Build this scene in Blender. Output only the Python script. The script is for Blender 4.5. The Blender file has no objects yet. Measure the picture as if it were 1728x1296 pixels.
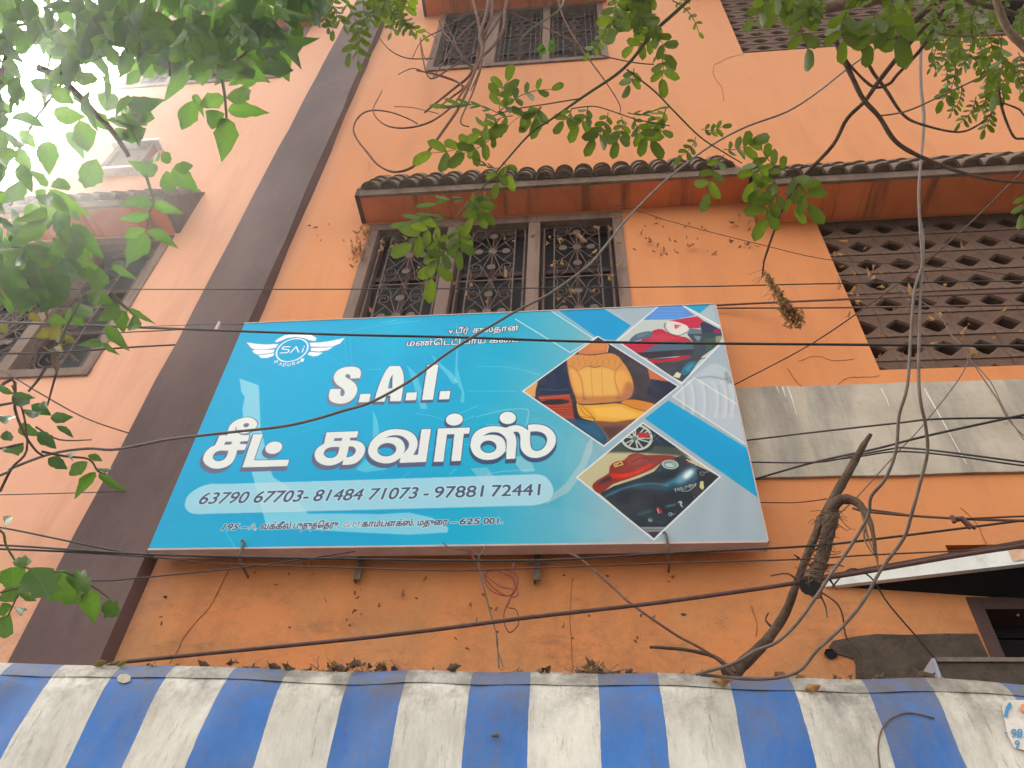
import bpy, bmesh, math, random
import numpy as np
from mathutils import Vector, Matrix
from mathutils.geometry import tessellate_polygon

random.seed(7); rng = np.random.default_rng(7)
scene = bpy.context.scene
COL = scene.collection
V = Vector

# ------------------------------------------------------------------ camera
DIST, EYE, FOC = 2.7, 1.6, 1286.0            # metres to the facade, eye height, focal length in photo pixels
R_ = V((13864, 467, 1286)).normalized()      # facade direction seen in camera space
U_ = V((76, 1288, -1286)); U_ = (U_ - R_*R_.dot(U_)).normalized()
Y_ = U_.cross(R_)
cam_d = bpy.data.cameras.new('camera')
cam = bpy.data.objects.new('camera', cam_d); COL.objects.link(cam)
rot = Matrix((R_, Y_, U_))
cam.matrix_world = Matrix.Translation((0, -DIST, EYE)) @ rot.to_4x4()
cam_d.sensor_width = 36; cam_d.lens = FOC/1728*36
cam_d.clip_start = 0.05; cam_d.clip_end = 500
scene.camera = cam

# ------------------------------------------------------------------ sky, sun, exposure
SUN = V((-0.60, 0.30, 0.76)).normalized()
world = bpy.data.worlds.new('World'); scene.world = world; world.use_nodes = True
wn, wl = world.node_tree.nodes, world.node_tree.links
wn.clear()
sky = wn.new('ShaderNodeTexSky'); sky.sky_type = 'NISHITA'; sky.sun_disc = False
sky.sun_elevation = math.asin(SUN.z); sky.sun_rotation = math.atan2(SUN.x, SUN.y)
sky.dust_density = 4.0; sky.air_density = 1.2; sky.ozone_density = 1.0
hs = wn.new('ShaderNodeHueSaturation'); hs.inputs['Saturation'].default_value = 0.12
bg = wn.new('ShaderNodeBackground'); bg.inputs['Strength'].default_value = 0.14
wo = wn.new('ShaderNodeOutputWorld')
wl.new(sky.outputs[0], hs.inputs['Color']); tn = wn.new('ShaderNodeMix'); tn.data_type = 'RGBA'; tn.blend_type = 'MULTIPLY'; tn.inputs[0].default_value = 1.0; tn.inputs[7].default_value = (1.0, .965, .90, 1)
wl.new(hs.outputs[0], tn.inputs[6]); wl.new(tn.outputs[2], bg.inputs['Color']); wl.new(bg.outputs[0], wo.inputs['Surface'])
sl = bpy.data.lights.new('sun', 'SUN'); sl.energy = 2.2; sl.angle = math.radians(4); sl.color = (1, 0.95, 0.88)
so = bpy.data.objects.new('sun', sl); COL.objects.link(so)
so.rotation_euler = SUN.to_track_quat('Z', 'Y').to_euler()
scene.view_settings.view_transform = 'Standard'; scene.view_settings.look = 'None'
scene.view_settings.gamma = 1.0; scene.view_settings.exposure = 2.14
scene.view_settings.use_curve_mapping = False

GLARE_HAZE = 0.0052
# ------------------------------------------------------------------ measuring: photo pixel -> place
def ray(px, py):
    v = V((px-864, 648-py, -FOC))
    return V((R_.dot(v), Y_.dot(v), U_.dot(v)))
O_ = V((0, -DIST, EYE))
def W(px, py, off=0.0):                      # on the vertical plane `off` metres in front of the facade
    d = ray(px, py); return O_ + d*((DIST-off)/d.y)
def H(px, py, z):                            # on the horizontal plane at height z
    d = ray(px, py); return O_ + d*((z-EYE)/d.z)
def D(px, py, dist):                         # at a distance from the eye
    return O_ + ray(px, py).normalized()*dist
def crop(x0, y0, s):
    return lambda pts: [(x0+x/s, y0+y/s) for x, y in pts]

def smooth(pts, n=6, closed=False):
    P = [V(p) for p in pts]; out = []
    m = len(P); rngi = range(m) if closed else range(m-1)
    for i in rngi:
        if closed: a, b, c, d = P[(i-1) % m], P[i], P[(i+1) % m], P[(i+2) % m]
        else: a, b, c, d = P[max(i-1, 0)], P[i], P[i+1], P[min(i+2, m-1)]
        for k in range(n):
            t = k/n
            out.append(0.5*((2*b)+(c-a)*t+(2*a-5*b+4*c-d)*t*t+(3*b-a-3*c+d)*t**3))
    if not closed: out.append(P[-1])
    return out

# ------------------------------------------------------------------ objects
def tag(o, label=None, cat=None, group=None, kind=None):
    if label: o['label'] = label
    if cat: o['category'] = cat
    if group: o['group'] = group
    if kind: o['kind'] = kind
    return o
def empty(name, loc, label, cat, group=None):
    o = bpy.data.objects.new(name, None); COL.objects.link(o); o.location = loc
    o.empty_display_size = 0.1
    return tag(o, label, cat, group)
def link(name, me, parent=None, mat=None, mw=None, label=None):
    o = bpy.data.objects.new(name, me); COL.objects.link(o)
    if mat is not None and not me.materials: me.materials.append(mat)
    if mw is not None: o.matrix_world = mw
    if parent is not None:
        o.parent = parent
        o.matrix_basis = abs_matrix(parent).inverted() @ (mw if mw is not None else Matrix.Identity(4))
    if label: o['label'] = label
    return o
def abs_matrix(o):
    m = o.matrix_basis.copy(); p = o.parent
    while p is not None:
        m = p.matrix_basis @ m; p = p.parent
    return m
def mesh(name, vs, fs, smooth_=False, uvs=None):
    me = bpy.data.meshes.new(name)
    me.from_pydata([tuple(v) for v in vs], [], fs); me.update()
    if smooth_:
        me.polygons.foreach_set('use_smooth', [True]*len(me.polygons))
    return me

class G:                                     # gathers shapes into one mesh
    def __init__(s): s.v = []; s.f = []; s.sm = []
    def add(s, vs, fs, sm=False):
        n = len(s.v); s.v += [tuple(v) for v in vs]; s.f += [tuple(i+n for i in f) for f in fs]; s.sm += [sm]*len(fs)
    def box(s, x0, x1, y0, y1, z0, z1):
        s.add([(x0,y0,z0),(x1,y0,z0),(x1,y1,z0),(x0,y1,z0),(x0,y0,z1),(x1,y0,z1),(x1,y1,z1),(x0,y1,z1)],
              [(0,3,2,1),(4,5,6,7),(0,1,5,4),(1,2,6,5),(2,3,7,6),(3,0,4,7)])
    def hexa(s, a, b):                       # a: four corners of one end, b: four of the other
        s.add(list(a)+list(b), [(0,3,2,1),(4,5,6,7),(0,1,5,4),(1,2,6,5),(2,3,7,6),(3,0,4,7)])
    def prism(s, pts, y0, y1):               # polygon in (x,z) extruded from y0 (front) to y1
        n = len(pts); tri = tessellate_polygon([[V((p[0], p[1], 0)) for p in pts]])
        vs = [(p[0], y0, p[1]) for p in pts]+[(p[0], y1, p[1]) for p in pts]
        fs = [tuple(t) for t in tri]+[tuple(i+n for i in reversed(t)) for t in tri]
        fs += [(i, (i+1) % n, (i+1) % n+n, i+n) for i in range(n)]
        s.add(vs, fs)
    def tube(s, pts, rad, sides=6, caps=True):
        P = [V(p) for p in pts]; n = len(P)
        rads = rad if isinstance(rad, (list, tuple)) else [rad]*n
        if len(rads) != n:
            rads = [rads[0]+(rads[-1]-rads[0])*i/(n-1) for i in range(n)] if len(rads) == 2 else \
                   [float(np.interp(i/(n-1), np.linspace(0, 1, len(rads)), rads)) for i in range(n)]
        t = (P[1]-P[0]).normalized(); up = V((0, 0, 1)) if abs(t.z) < .9 else V((0, 1, 0))
        a = t.cross(up).normalized(); vs = []
        for i in range(n):
            t = (P[min(i+1, n-1)]-P[max(i-1, 0)])
            if t.length < 1e-9: t = V((0, 0, 1))
            t.normalize(); a = (a-t*a.dot(t))
            if a.length < 1e-6: a = t.orthogonal()
            a.normalize(); b = t.cross(a)
            for k in range(sides):
                an = 2*math.pi*k/sides
                vs.append(P[i]+(a*math.cos(an)+b*math.sin(an))*rads[i])
        fs = [(i*sides+k, i*sides+(k+1) % sides, (i+1)*sides+(k+1) % sides, (i+1)*sides+k) for i in range(n-1) for k in range(sides)]
        s.add(vs, fs, True)
        if caps: s.add(vs[:sides], [tuple(reversed(range(sides)))]); s.add(vs[-sides:], [tuple(range(sides))])
    def build(s, name, mat, parent=None, label=None):
        me = bpy.data.meshes.new(name); me.from_pydata(s.v, [], s.f); me.update()
        me.polygons.foreach_set('use_smooth', s.sm)
        if isinstance(mat, (list, tuple)):
            for m in mat: me.materials.append(m)
        else: me.materials.append(mat)
        return link(name, me, parent, None, Matrix.Identity(4) if parent is not None else None, label)

# ------------------------------------------------------------------ materials
def srgb(r, g, b):
    f = lambda c: (c/255/12.92) if c/255 <= .04045 else ((c/255+.055)/1.055)**2.4
    return (f(r), f(g), f(b), 1)
class N:
    def __init__(s, name):
        s.m = bpy.data.materials.new(name); s.m.use_nodes = True
        s.n = s.m.node_tree.nodes; s.l = s.m.node_tree.links
        s.b = s.n['Principled BSDF']; s.tc = s.n.new('ShaderNodeTexCoord')
    def new(s, t, **k):
        n = s.n.new(t)
        for a, b in k.items(): setattr(n, a, b)
        return n
    def link(s, a, b): s.l.new(a, b)
    def mapping(s, scale=(1, 1, 1), rot=(0, 0, 0), src='Object'):
        m = s.new('ShaderNodeMapping'); m.inputs['Scale'].default_value = scale; m.inputs['Rotation'].default_value = rot
        s.link(s.tc.outputs[src], m.inputs['Vector']); return m.outputs[0]
    def noise(s, scale, detail=6, rough=.6, vec=None):
        n = s.new('ShaderNodeTexNoise'); n.inputs['Scale'].default_value = scale; n.inputs['Detail'].default_value = detail; n.inputs['Roughness'].default_value = rough
        s.link(vec if vec is not None else s.tc.outputs['Object'], n.inputs['Vector']); return n.outputs['Fac']
    def ramp(s, fac, stops):
        r = s.new('ShaderNodeValToRGB'); e = r.color_ramp.elements
        while len(e) < len(stops): e.new(.5)
        for i, (p, c) in enumerate(stops): e[i].position = p; e[i].color = c if len(c) == 4 else (*c, 1)
        s.link(fac, r.inputs[0]); return r.outputs[0]
    def mix(s, fac, a, b, mode='MIX'):
        m = s.new('ShaderNodeMix', data_type='RGBA', blend_type=mode)
        for i, v in ((0, fac), (6, a), (7, b)):
            if isinstance(v, (int, float)): m.inputs[i].default_value = v
            elif isinstance(v, tuple): m.inputs[i].default_value = v
            else: s.link(v, m.inputs[i])
        return m.outputs[2]
    def math(s, op, a, b=0.0, c=None):
        m = s.new('ShaderNodeMath', operation=op)
        for i, v in enumerate((a, b) if c is None else (a, b, c)):
            if isinstance(v, (int, float)): m.inputs[i].default_value = v
            else: s.link(v, m.inputs[i])
        return m.outputs[0]
    def bump(s, h, strength=.3, dist=.01):
        b = s.new('ShaderNodeBump'); b.inputs['Strength'].default_value = strength; b.inputs['Distance'].default_value = dist
        s.link(h, b.inputs['Height']); s.link(b.outputs[0], s.b.inputs['Normal'])
    def done(s, color, rough=.8, spec=.3, metal=0.0):
        if isinstance(color, tuple): s.b.inputs['Base Color'].default_value = color
        else: s.link(color, s.b.inputs['Base Color'])
        s.b.inputs['Roughness'].default_value = rough; s.b.inputs['Specular IOR Level'].default_value = spec
        s.b.inputs['Metallic'].default_value = metal
        return s.m
BLK, WHT = (0, 0, 0, 1), (1, 1, 1, 1)
def simple(name, c1, c2, scale=8, rough=.8, spec=.3, bump=.2, bscale=40, metal=0.0, dirt=None, stretch=(1, 1, 1)):
    n = N(name); v = n.mapping(stretch)
    f = n.ramp(n.noise(scale, 8, .65, v), [(.35, BLK), (.65, WHT)])
    c = n.mix(f, c1, c2)
    if dirt:
        g = n.ramp(n.noise(scale*2.3, 10, .75, v), [(.52, BLK), (.72, WHT)]); c = n.mix(g, c, dirt)
    if bump: n.bump(n.noise(bscale, 6, .6), bump, .01)
    return n.done(c, rough, spec, metal)

def wall_paint():
    n = N('orange_wall_paint'); obj = n.tc.outputs['Object']
    big = n.ramp(n.noise(.8, 5, .6), [(.3, BLK), (.7, WHT)])
    c = n.mix(big, (.64, .215, .066, 1), (.72, .275, .098, 1))
    # colour turns paler towards the upper storeys
    sep = n.new('ShaderNodeSeparateXYZ'); n.link(obj, sep.inputs[0])
    up = n.new('ShaderNodeMapRange'); up.inputs[1].default_value = 4.2; up.inputs[2].default_value = 8.5; n.link(sep.outputs['Z'], up.inputs[0])
    c = n.mix(n.math('MULTIPLY', up.outputs[0], .75), c, (.63, .27, .125, 1))
    lf = n.new('ShaderNodeMapRange'); lf.inputs[1].default_value = -1.7; lf.inputs[2].default_value = -1.95; n.link(sep.outputs['X'], lf.inputs[0])
    c = n.mix(n.math('MULTIPLY', lf.outputs[0], .8), c, (.78, .40, .265, 1))      # left bay paler: veiling glare put into the wall colour
    st = n.mapping((2.2, 2.2, .35)); s1 = n.ramp(n.noise(1.6, 9, .7, st), [(.5, BLK), (.78, WHT)])
    c = n.mix(n.math('MULTIPLY', s1, .40), c, (.36, .13, .055, 1))
    low = n.new('ShaderNodeMapRange'); low.inputs[1].default_value = 3.55; low.inputs[2].default_value = 2.75; n.link(sep.outputs['Z'], low.inputs[0])
    g = n.ramp(n.noise(3.2, 12, .8), [(.42, BLK), (.62, WHT)])
    c = n.mix(n.math('MULTIPLY', n.math('MULTIPLY', g, low.outputs[0]), .75), c, (.22, .105, .045, 1))
    oc = n.ramp(n.noise(2.1, 7, .65), [(.48, BLK), (.60, WHT)])
    c = n.mix(n.math('MULTIPLY', n.math('MULTIPLY', oc, low.outputs[0]), .55), c, (.56, .28, .11, 1))
    sm = n.ramp(n.noise(1.9, 12, .82, n.mapping((1.3, 1, 3.2), (0, .5, 0))), [(.53, BLK), (.64, WHT)])
    c = n.mix(n.math('MULTIPLY', n.math('MULTIPLY', sm, low.outputs[0]), .75), c, (.17, .09, .05, 1))
    sp = n.ramp(n.noise(26, 8, .75), [(.66, BLK), (.74, WHT)])
    c = n.mix(n.math('MULTIPLY', sp, .5), c, (.20, .08, .04, 1))
    h = n.math('ADD', n.math('MULTIPLY', n.noise(7, 4, .5), 1.0), n.math('MULTIPLY', n.noise(90, 6, .7), .35))
    n.bump(h, .35, .012)
    return n.done(c, .62, .25)

M = {}
M['wall'] = wall_paint()
M['pilaster'] = simple('maroon_grey_paint', (.075, .036, .034, 1), (.135, .074, .068, 1), 2.0, .62, .3, .22, 14, dirt=(.06, .03, .028, 1), stretch=(1, 1, .4))
M['wood'] = simple('weathered_frame', (.17, .10, .075, 1), (.25, .165, .13, 1), 5, .75, .3, .4, 60, dirt=(.10, .06, .045, 1), stretch=(1, 1, .15))
M['darkwood'] = simple('brown_shutter_wood', (.055, .022, .018, 1), (.085, .036, .03, 1), 6, .6, .35, .3, 50, stretch=(1, 1, .2))
M['dark'] = simple('dark_room', (.012, .010, .012, 1), (.02, .017, .018, 1), 2, .9, .1, 0)
M['iron'] = simple('dusty_grille_iron', (.13, .088, .075, 1), (.20, .14, .118, 1), 18, .8, .2, .2, 80)
M['concrete'] = simple('dusty_lattice_concrete', (.12, .068, .05, 1), (.21, .135, .10, 1), 3.5, .9, .15, .5, 60, dirt=(.06, .032, .03, 1))
M['tile'] = simple('old_clay_tile', (.14, .095, .07, 1), (.22, .155, .115, 1), 12, .85, .2, .5, 60, dirt=(.05, .045, .035, 1))
M['fascia'] = simple('grey_mortar', (.17, .115, .085, 1), (.27, .19, .145, 1), 7, .85, .2, .5, 60, dirt=(.11, .085, .065, 1))
def soffit():
    n = N('red_orange_soffit'); v = n.mapping((5.5, .35, 1))
    c = n.mix(n.ramp(n.noise(3.0, 7, .6), [(.35, BLK), (.65, WHT)]), (.60, .155, .052, 1), (.74, .23, .085, 1))
    s = n.ramp(n.noise(1.5, 9, .72, v), [(.52, BLK), (.68, WHT)]); c = n.mix(n.math('MULTIPLY', s, .75), c, (.10, .065, .042, 1))
    s = n.ramp(n.noise(9, 10, .8), [(.6, BLK), (.72, WHT)]); c = n.mix(n.math('MULTIPLY', s, .7), c, (.10, .035, .02, 1))
    n.bump(n.noise(40, 6, .7), .4, .01); return n.done(c, .8, .2)
M['soffit'] = soffit()
def cement():
    n = N('bare_cement_plaster'); v = n.mapping((3.0, 3.0, .5), (0, .35, 0))
    c = n.mix(n.ramp(n.noise(2.2, 6, .6), [(.35, BLK), (.65, WHT)]), (.42, .345, .27, 1), (.58, .50, .41, 1))
    s = n.ramp(n.noise(1.1, 8, .68, v), [(.44, BLK), (.64, WHT)]); c = n.mix(n.math('MULTIPLY', s, .75), c, (.19, .175, .165, 1))
    s = n.ramp(n.noise(13, 10, .8), [(.60, BLK), (.70, WHT)]); c = n.mix(n.math('MULTIPLY', s, .75), c, (.11, .095, .08, 1))
    n.bump(n.noise(30, 8, .7), .5, .01); return n.done(c, .9, .15)
M['cement'] = cement()
M['mould'] = simple('mouldy_cement', (.07, .052, .042, 1), (.12, .09, .07, 1), 7, .95, .1, .5, 50, dirt=(.035, .028, .024, 1))
M['white'] = simple('white_paint', (.72, .70, .66, 1), (.80, .79, .76, 1), 4, .6, .4, .2, 40, dirt=(.5, .46, .4, 1))
M['cable'] = simple('black_cable_sheath', (.022, .017, .018, 1), (.045, .034, .033, 1), 30, .55, .4, 0)
M['cable_grey'] = simple('grey_cable_sheath', (.105, .072, .055, 1), (.18, .135, .105, 1), 20, .6, .4, 0)
M['cable_red'] = simple('brown_rusty_cable', (.075, .03, .022, 1), (.13, .055, .04, 1), 25, .6, .4, 0)
M['wire_red'] = simple('red_wire_sheath', (.28, .045, .035, 1), (.20, .04, .045, 1), 25, .5, .4, 0)
M['bark'] = simple('brown_bark', (.075, .045, .032, 1), (.15, .10, .072, 1), 14, .9, .15, .8, 70, dirt=(.04, .025, .02, 1))
M['bark_light'] = simple('pale_bark', (.16, .105, .07, 1), (.24, .165, .115, 1), 14, .9, .15, .8, 60, dirt=(.09, .06, .04, 1))
M['vine'] = simple('dry_vine_skin', (.10, .045, .03, 1), (.17, .085, .055, 1), 20, .8, .2, 0)
M['stem'] = simple('green_stem_skin', (.07, .10, .025, 1), (.12, .10, .04, 1), 20, .6, .3, 0)
M['metal'] = simple('painted_metal', (.50, .36, .32, 1), (.60, .46, .41, 1), 10, .5, .4, .1, 40, .0)
M['steel'] = simple('rusty_steel', (.12, .08, .055, 1), (.19, .15, .12, 1), 40, .55, .5, .2, 80, .6)
M['ground'] = simple('street_asphalt', (.045, .043, .042, 1), (.07, .067, .063, 1), 3, .95, .2, .5, 120)
M['kerb'] = simple('kerb_concrete', (.30, .29, .27, 1), (.38, .36, .33, 1), 5, .9, .2, .4, 60)

def leaf_mat(name, c1, c2, c3, trans=.5, gloss=.45, tt=(1.9, 1.75, .55, 1)):
    n = N(name); oi = n.new('ShaderNodeObjectInfo')
    c = n.mix(oi.outputs['Random'], c1, c2)
    c = n.mix(n.ramp(n.noise(1.6, 4, .6), [(.42, BLK), (.75, WHT)]), c, c3)
    sep = n.new('ShaderNodeSeparateXYZ'); n.link(n.tc.outputs['Object'], sep.inputs[0])
    ay = n.math('ABSOLUTE', sep.outputs['Y'])
    side = n.math('FRACT', n.math('MULTIPLY', n.math('SUBTRACT', sep.outputs['X'], n.math('MULTIPLY', ay, .75)), 9.0))
    vein = n.math('MAXIMUM', n.math('LESS_THAN', side, .12), n.math('LESS_THAN', ay, .018))
    c2_ = n.mix(n.math('MULTIPLY', vein, .35), c, tuple(min(1, x*1.7) for x in c1[:3])+(1,))
    n.bump(vein, .25, .01)
    m = n.done(c2_, gloss, .4)
    tr = n.new('ShaderNodeBsdfTranslucent')
    tc = n.mix(1.0, c2_, tt, 'MULTIPLY'); n.link(tc, tr.inputs['Color'])
    mx = n.new('ShaderNodeMixShader'); mx.inputs[0].default_value = trans
    n.link(n.b.outputs[0], mx.inputs[1]); n.link(tr.outputs[0], mx.inputs[2])
    n.link(mx.outputs[0], n.n['Material Output'].inputs['Surface'])
    return m
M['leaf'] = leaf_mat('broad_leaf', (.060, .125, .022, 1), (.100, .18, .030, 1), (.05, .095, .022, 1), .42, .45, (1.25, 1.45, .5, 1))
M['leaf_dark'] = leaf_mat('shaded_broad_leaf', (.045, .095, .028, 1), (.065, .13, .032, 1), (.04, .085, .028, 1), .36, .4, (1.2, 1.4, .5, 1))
M['leaf_yellow'] = leaf_mat('yellowing_leaf', (.17, .19, .03, 1), (.14, .14, .03, 1), (.16, .10, .03, 1), .3)
M['leaflet'] = leaf_mat('oblong_leaflet', (.070, .115, .016, 1), (.105, .155, .022, 1), (.058, .095, .018, 1), .45)
M['leaflet_grey'] = leaf_mat('bluish_leaflet', (.065, .12, .045, 1), (.09, .15, .06, 1), (.06, .10, .04, 1), .35)
M['dry'] = leaf_mat('dry_leaf_skin', (.42, .24, .10, 1), (.55, .36, .17, 1), (.28, .13, .06, 1), .3, .7, (1.2, 1.0, .8, 1))
M['dry_brown'] = leaf_mat('brown_leaf_skin', (.12, .075, .045, 1), (.19, .13, .085, 1), (.08, .05, .035, 1), .15, .8, (1.2, 1.0, .8, 1))
M['stain'] = simple('brown_wall_stain', (.30, .125, .055, 1), (.40, .18, .08, 1), 30, .9, .1, 0)
M['wall_leaf'] = leaf_mat('rusty_leaf_skin', (.26, .11, .05, 1), (.36, .17, .08, 1), (.20, .08, .04, 1), .1, .8, (1.2, 1.0, .8, 1))
# ================================================================== SETTING
g = G(); g.add([(-30, -28, 0), (30, -28, 0), (30, 22, 0), (-30, 22, 0)], [(0, 1, 2, 3)])
tag(g.build('ground', M['ground']), kind='structure')
g = G(); g.box(-29, 29, -1.5, .0, .002, .13)
tag(g.build('pavement', M['kerb']), kind='structure')

XL, XR, ZT = -4.32, 6.5, 12.5
# openings: x0, x1, z0, z1
WC = (W(628, 378).x, .28, 4.45, 5.83)
WU = (-1.285, .315, 8.24, 9.62)
WL = (-4.22, -2.705, 4.49, 5.83)
WUL = (-4.22, W(473, 131).x, W(473, 131).z, 9.62)
LL = (1.432, 4.6, 4.325, 5.645)
LU = (1.43, 4.6, W(1254, 90).z, 9.75)
OPN = (W(1628, 1006).x, 4.8, 1.0, W(1640, 1008).z)
NIC = (W(1595, 920).x, 3.4, W(1600, 950).z-.05, W(1595, 920).z)
holes = [WC, WU, WL, WUL, LL, LU, OPN, NIC]

M['dim'] = simple('dim_brown_room', (.045, .026, .022, 1), (.065, .038, .032, 1), 2, .9, .1, 0)
bld = empty('building', (0, 0, 0), 'orange painted apartment building behind the blue shop sign', 'building')

def wall_mesh():
    outer = [V((XL, 0, 0)), V((XR, 0, 0)), V((XR, ZT, 0)), V((XL, ZT, 0))]
    loops = [outer]+[[V((a, c, 0)), V((a, d, 0)), V((b, d, 0)), V((b, c, 0))] for a, b, c, d in holes]
    tri = tessellate_polygon(loops); pts = [p for l in loops for p in l]
    g = G(); g.add([(p.x, 0, p.y) for p in pts], [tuple(t) for t in tri])
    for a, b, c, d in holes:                 # reveals
        r = .16
        for p, q in (((a, c), (a, d)), ((a, d), (b, d)), ((b, d), (b, c)), ((b, c), (a, c))):
            g.add([(p[0], 0, p[1]), (q[0], 0, q[1]), (q[0], r, q[1]), (p[0], r, p[1])], [(0, 1, 2, 3)])
    g.add([(XL, 0, 0), (XL, 8, 0), (XL, 8, ZT), (XL, 0, ZT)], [(0, 1, 2, 3)])
    g.add([(XR, 0, 0), (XR, 8, 0), (XR, 8, ZT), (XR, 0, ZT)], [(0, 3, 2, 1)])
    g.add([(XL, 0, ZT), (XR, 0, ZT), (XR, 8, ZT), (XL, 8, ZT)], [(0, 1, 2, 3)])
    g.add([(XL, 8, 0), (XR, 8, 0), (XR, 8, ZT), (XL, 8, ZT)], [(3, 2, 1, 0)])
    return g
wo_ = wall_mesh().build('wall', M['wall'], bld)
for i, (a, b, c, d) in enumerate(holes):     # dark rooms behind the openings
    g = G(); y0, y1 = .162, .9
    g.add([(a-.05, y0, c-.05), (b+.05, y0, c-.05), (b+.05, y0, d+.05), (a-.05, y0, d+.05), (a-.05, y1, c-.05), (b+.05, y1, c-.05), (b+.05, y1, d+.05), (a-.05, y1, d+.05)],
          [(4, 5, 6, 7), (0, 1, 5, 4), (1, 2, 6, 5), (2, 3, 7, 6), (3, 0, 4, 7)])
    g.build('dark_interior', M['cement'] if i == 7 else (M['dim'] if i in (4, 5) else M['dark']), bld)

# pilaster: slightly uneven plastered column
g = G(); n = 40; pl, pr = W(14, 1114, .065).x, -1.862
vs = []
for i in range(n+1):
    z = ZT*i/n; j = lambda: random.uniform(-.006, .006)
    vs += [(pl-.015, 0, z), (pl+j(), -.065, z), (pr+j(), -.065+j()*.3, z), (pr+.012+j()*1.4, 0, z)]
g.add(vs, [(i*4+k, i*4+k+1, i*4+k+5, i*4+k+4) for i in range(n) for k in range(3)], False)
g.build('pilaster', M['pilaster'], bld)

# bare cement band at the right and the mouldy repair low down
zb0, zb1 = W(1275, 806, .015).z, W(1245, 652, .015).z
pts = []
for i in range(41): pts.append((.62+(XR-.66)*i/40, zb0+random.uniform(-.004, .004)))
for i in range(41): pts.append((XR-.04-(XR-.66)*i/40, zb1+random.uniform(-.006, .006)-.01))
g = G(); g.prism(pts, -.015, .01); g.build('cement_band', M['cement'], bld)
k8 = crop(1380, 890, 4.628)
mp = [(300, 1180), (300, 1080), (285, 1025), (150, 985), (90, 930), (120, 885), (300, 850), (450, 832), (700, 838), (1000, 828), (1250, 830), (1345, 1030), (1420, 1190)]
mp = [W(x, y, .006) for x, y in k8(mp)]
g = G(); g.prism([(p.x, p.z) for p in mp], -.006, .004); g.build('cement_repair', M['mould'], bld, 'dark mouldy cement patch')

g = G(); g.box(NIC[0]+.002, NIC[1]-.002, .045, .06, NIC[2]+.002, NIC[3]-.002); g.build('niche_back', M['mould'], bld)
for hx, hy in ((1402, 1103), (1438, 1098)):   # shallow dark discs for two pipe holes, hole shade put into the colour
    p_ = W(hx, hy, .0065); g = G(); n_h = 14
    ring_ = [(.019*math.cos(2*math.pi*k/n_h)*random.uniform(.88, 1.12), .017*math.sin(2*math.pi*k/n_h)*random.uniform(.88, 1.12)) for k in range(n_h)]
    g.add([(p_.x+a*1.18, p_.y, p_.z+b*1.18) for a, b in ring_]+[(p_.x+a, p_.y+.004, p_.z+b) for a, b in ring_], [(k, (k+1) % n_h, (k+1) % n_h+n_h, k+n_h) for k in range(n_h)]+[tuple(range(n_h, 2*n_h))])
    g.build('pipe_hole_disc', M['dark'], bld)
# cracks and peels, thin real ridges
def crack(pts, w=.003, mat='stain'):
    P = smooth([V((*p, 0)) for p in pts], 3)
    P = [W(p.x+random.uniform(-1.2, 1.2), p.y+random.uniform(-1, 1), .0015) for p in P]
    g = G(); g.tube(P, [w*random.uniform(.5, 1) for _ in P], 4, False); g.build('crack', M[mat], bld)
k6 = crop(1140, 430, 2.939); c1 = crop(0, 856, 2.945); c2 = crop(560, 856, 2.945); c3 = crop(1140, 856, 2.939); u2 = crop(560, 0, 2.945); u3 = crop(1140, 0, 2.939); u1 = crop(0, 0, 2.945); k4 = crop(0, 430, 2.945); k5 = crop(560, 430, 2.945)
crack(k6([(1010, 600), (930, 605), (860, 610), (805, 645), (790, 700), (800, 780), (830, 850), (870, 920)]), .002)
crack(k6([(555, 565), (600, 630), (640, 670), (700, 780)]), .002)
crack(k6([(610, 530), (700, 500), (780, 525), (880, 515)]), .0018)
crack(c1([(1150, 290), (1080, 430), (1020, 520), (930, 620), (870, 730), (840, 775)]), .0028)
crack(c2([(1195, 350), (1185, 500), (1190, 700), (1195, 790)]), .0018)
crack(u3([(335, 270), (270, 285), (195, 320), (190, 370), (225, 430), (240, 500)]), .0022)
crack(c3([(375, 490), (405, 590), (400, 640)]), .002)
crack(c3([(1410, 0), (1480, 60), (1520, 130), (1545, 190)]), .002)
crack(u2([(180, 800), (190, 850)]), .002)
for q in range(46):                          # small chips in the paint under the window and above the awning
    if q < 26: px, py = random.uniform(240, 1180), random.uniform(965, 1110)
    else: px, py = random.uniform(1065, 1280), random.uniform(375, 430)
    a = random.uniform(0, 3.1); L = random.uniform(2, 7)
    crack([(px, py), (px+L*.5*math.cos(a)+1, py+L*.5*math.sin(a)), (px+L*math.cos(a), py+L*math.sin(a)-1)], random.uniform(.002, .0055), random.choice(['stain', 'stain', 'mould']))
# paint drips on the band
for pts in ([(500, 655), (515, 690)], [(530, 655), (545, 705)], [(555, 655), (580, 720), (600, 795)], [(1020, 665), (1045, 710), (1062, 755)], [(1235, 665), (1300, 780), (1350, 870), (1410, 980), (1445, 1040)]):
    g = G(); g.tube([W(x, y, .0165) for x, y in k6(pts)], [.0045, .002], 4, False); g.build('paint_drip', M['white'], bld)

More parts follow.
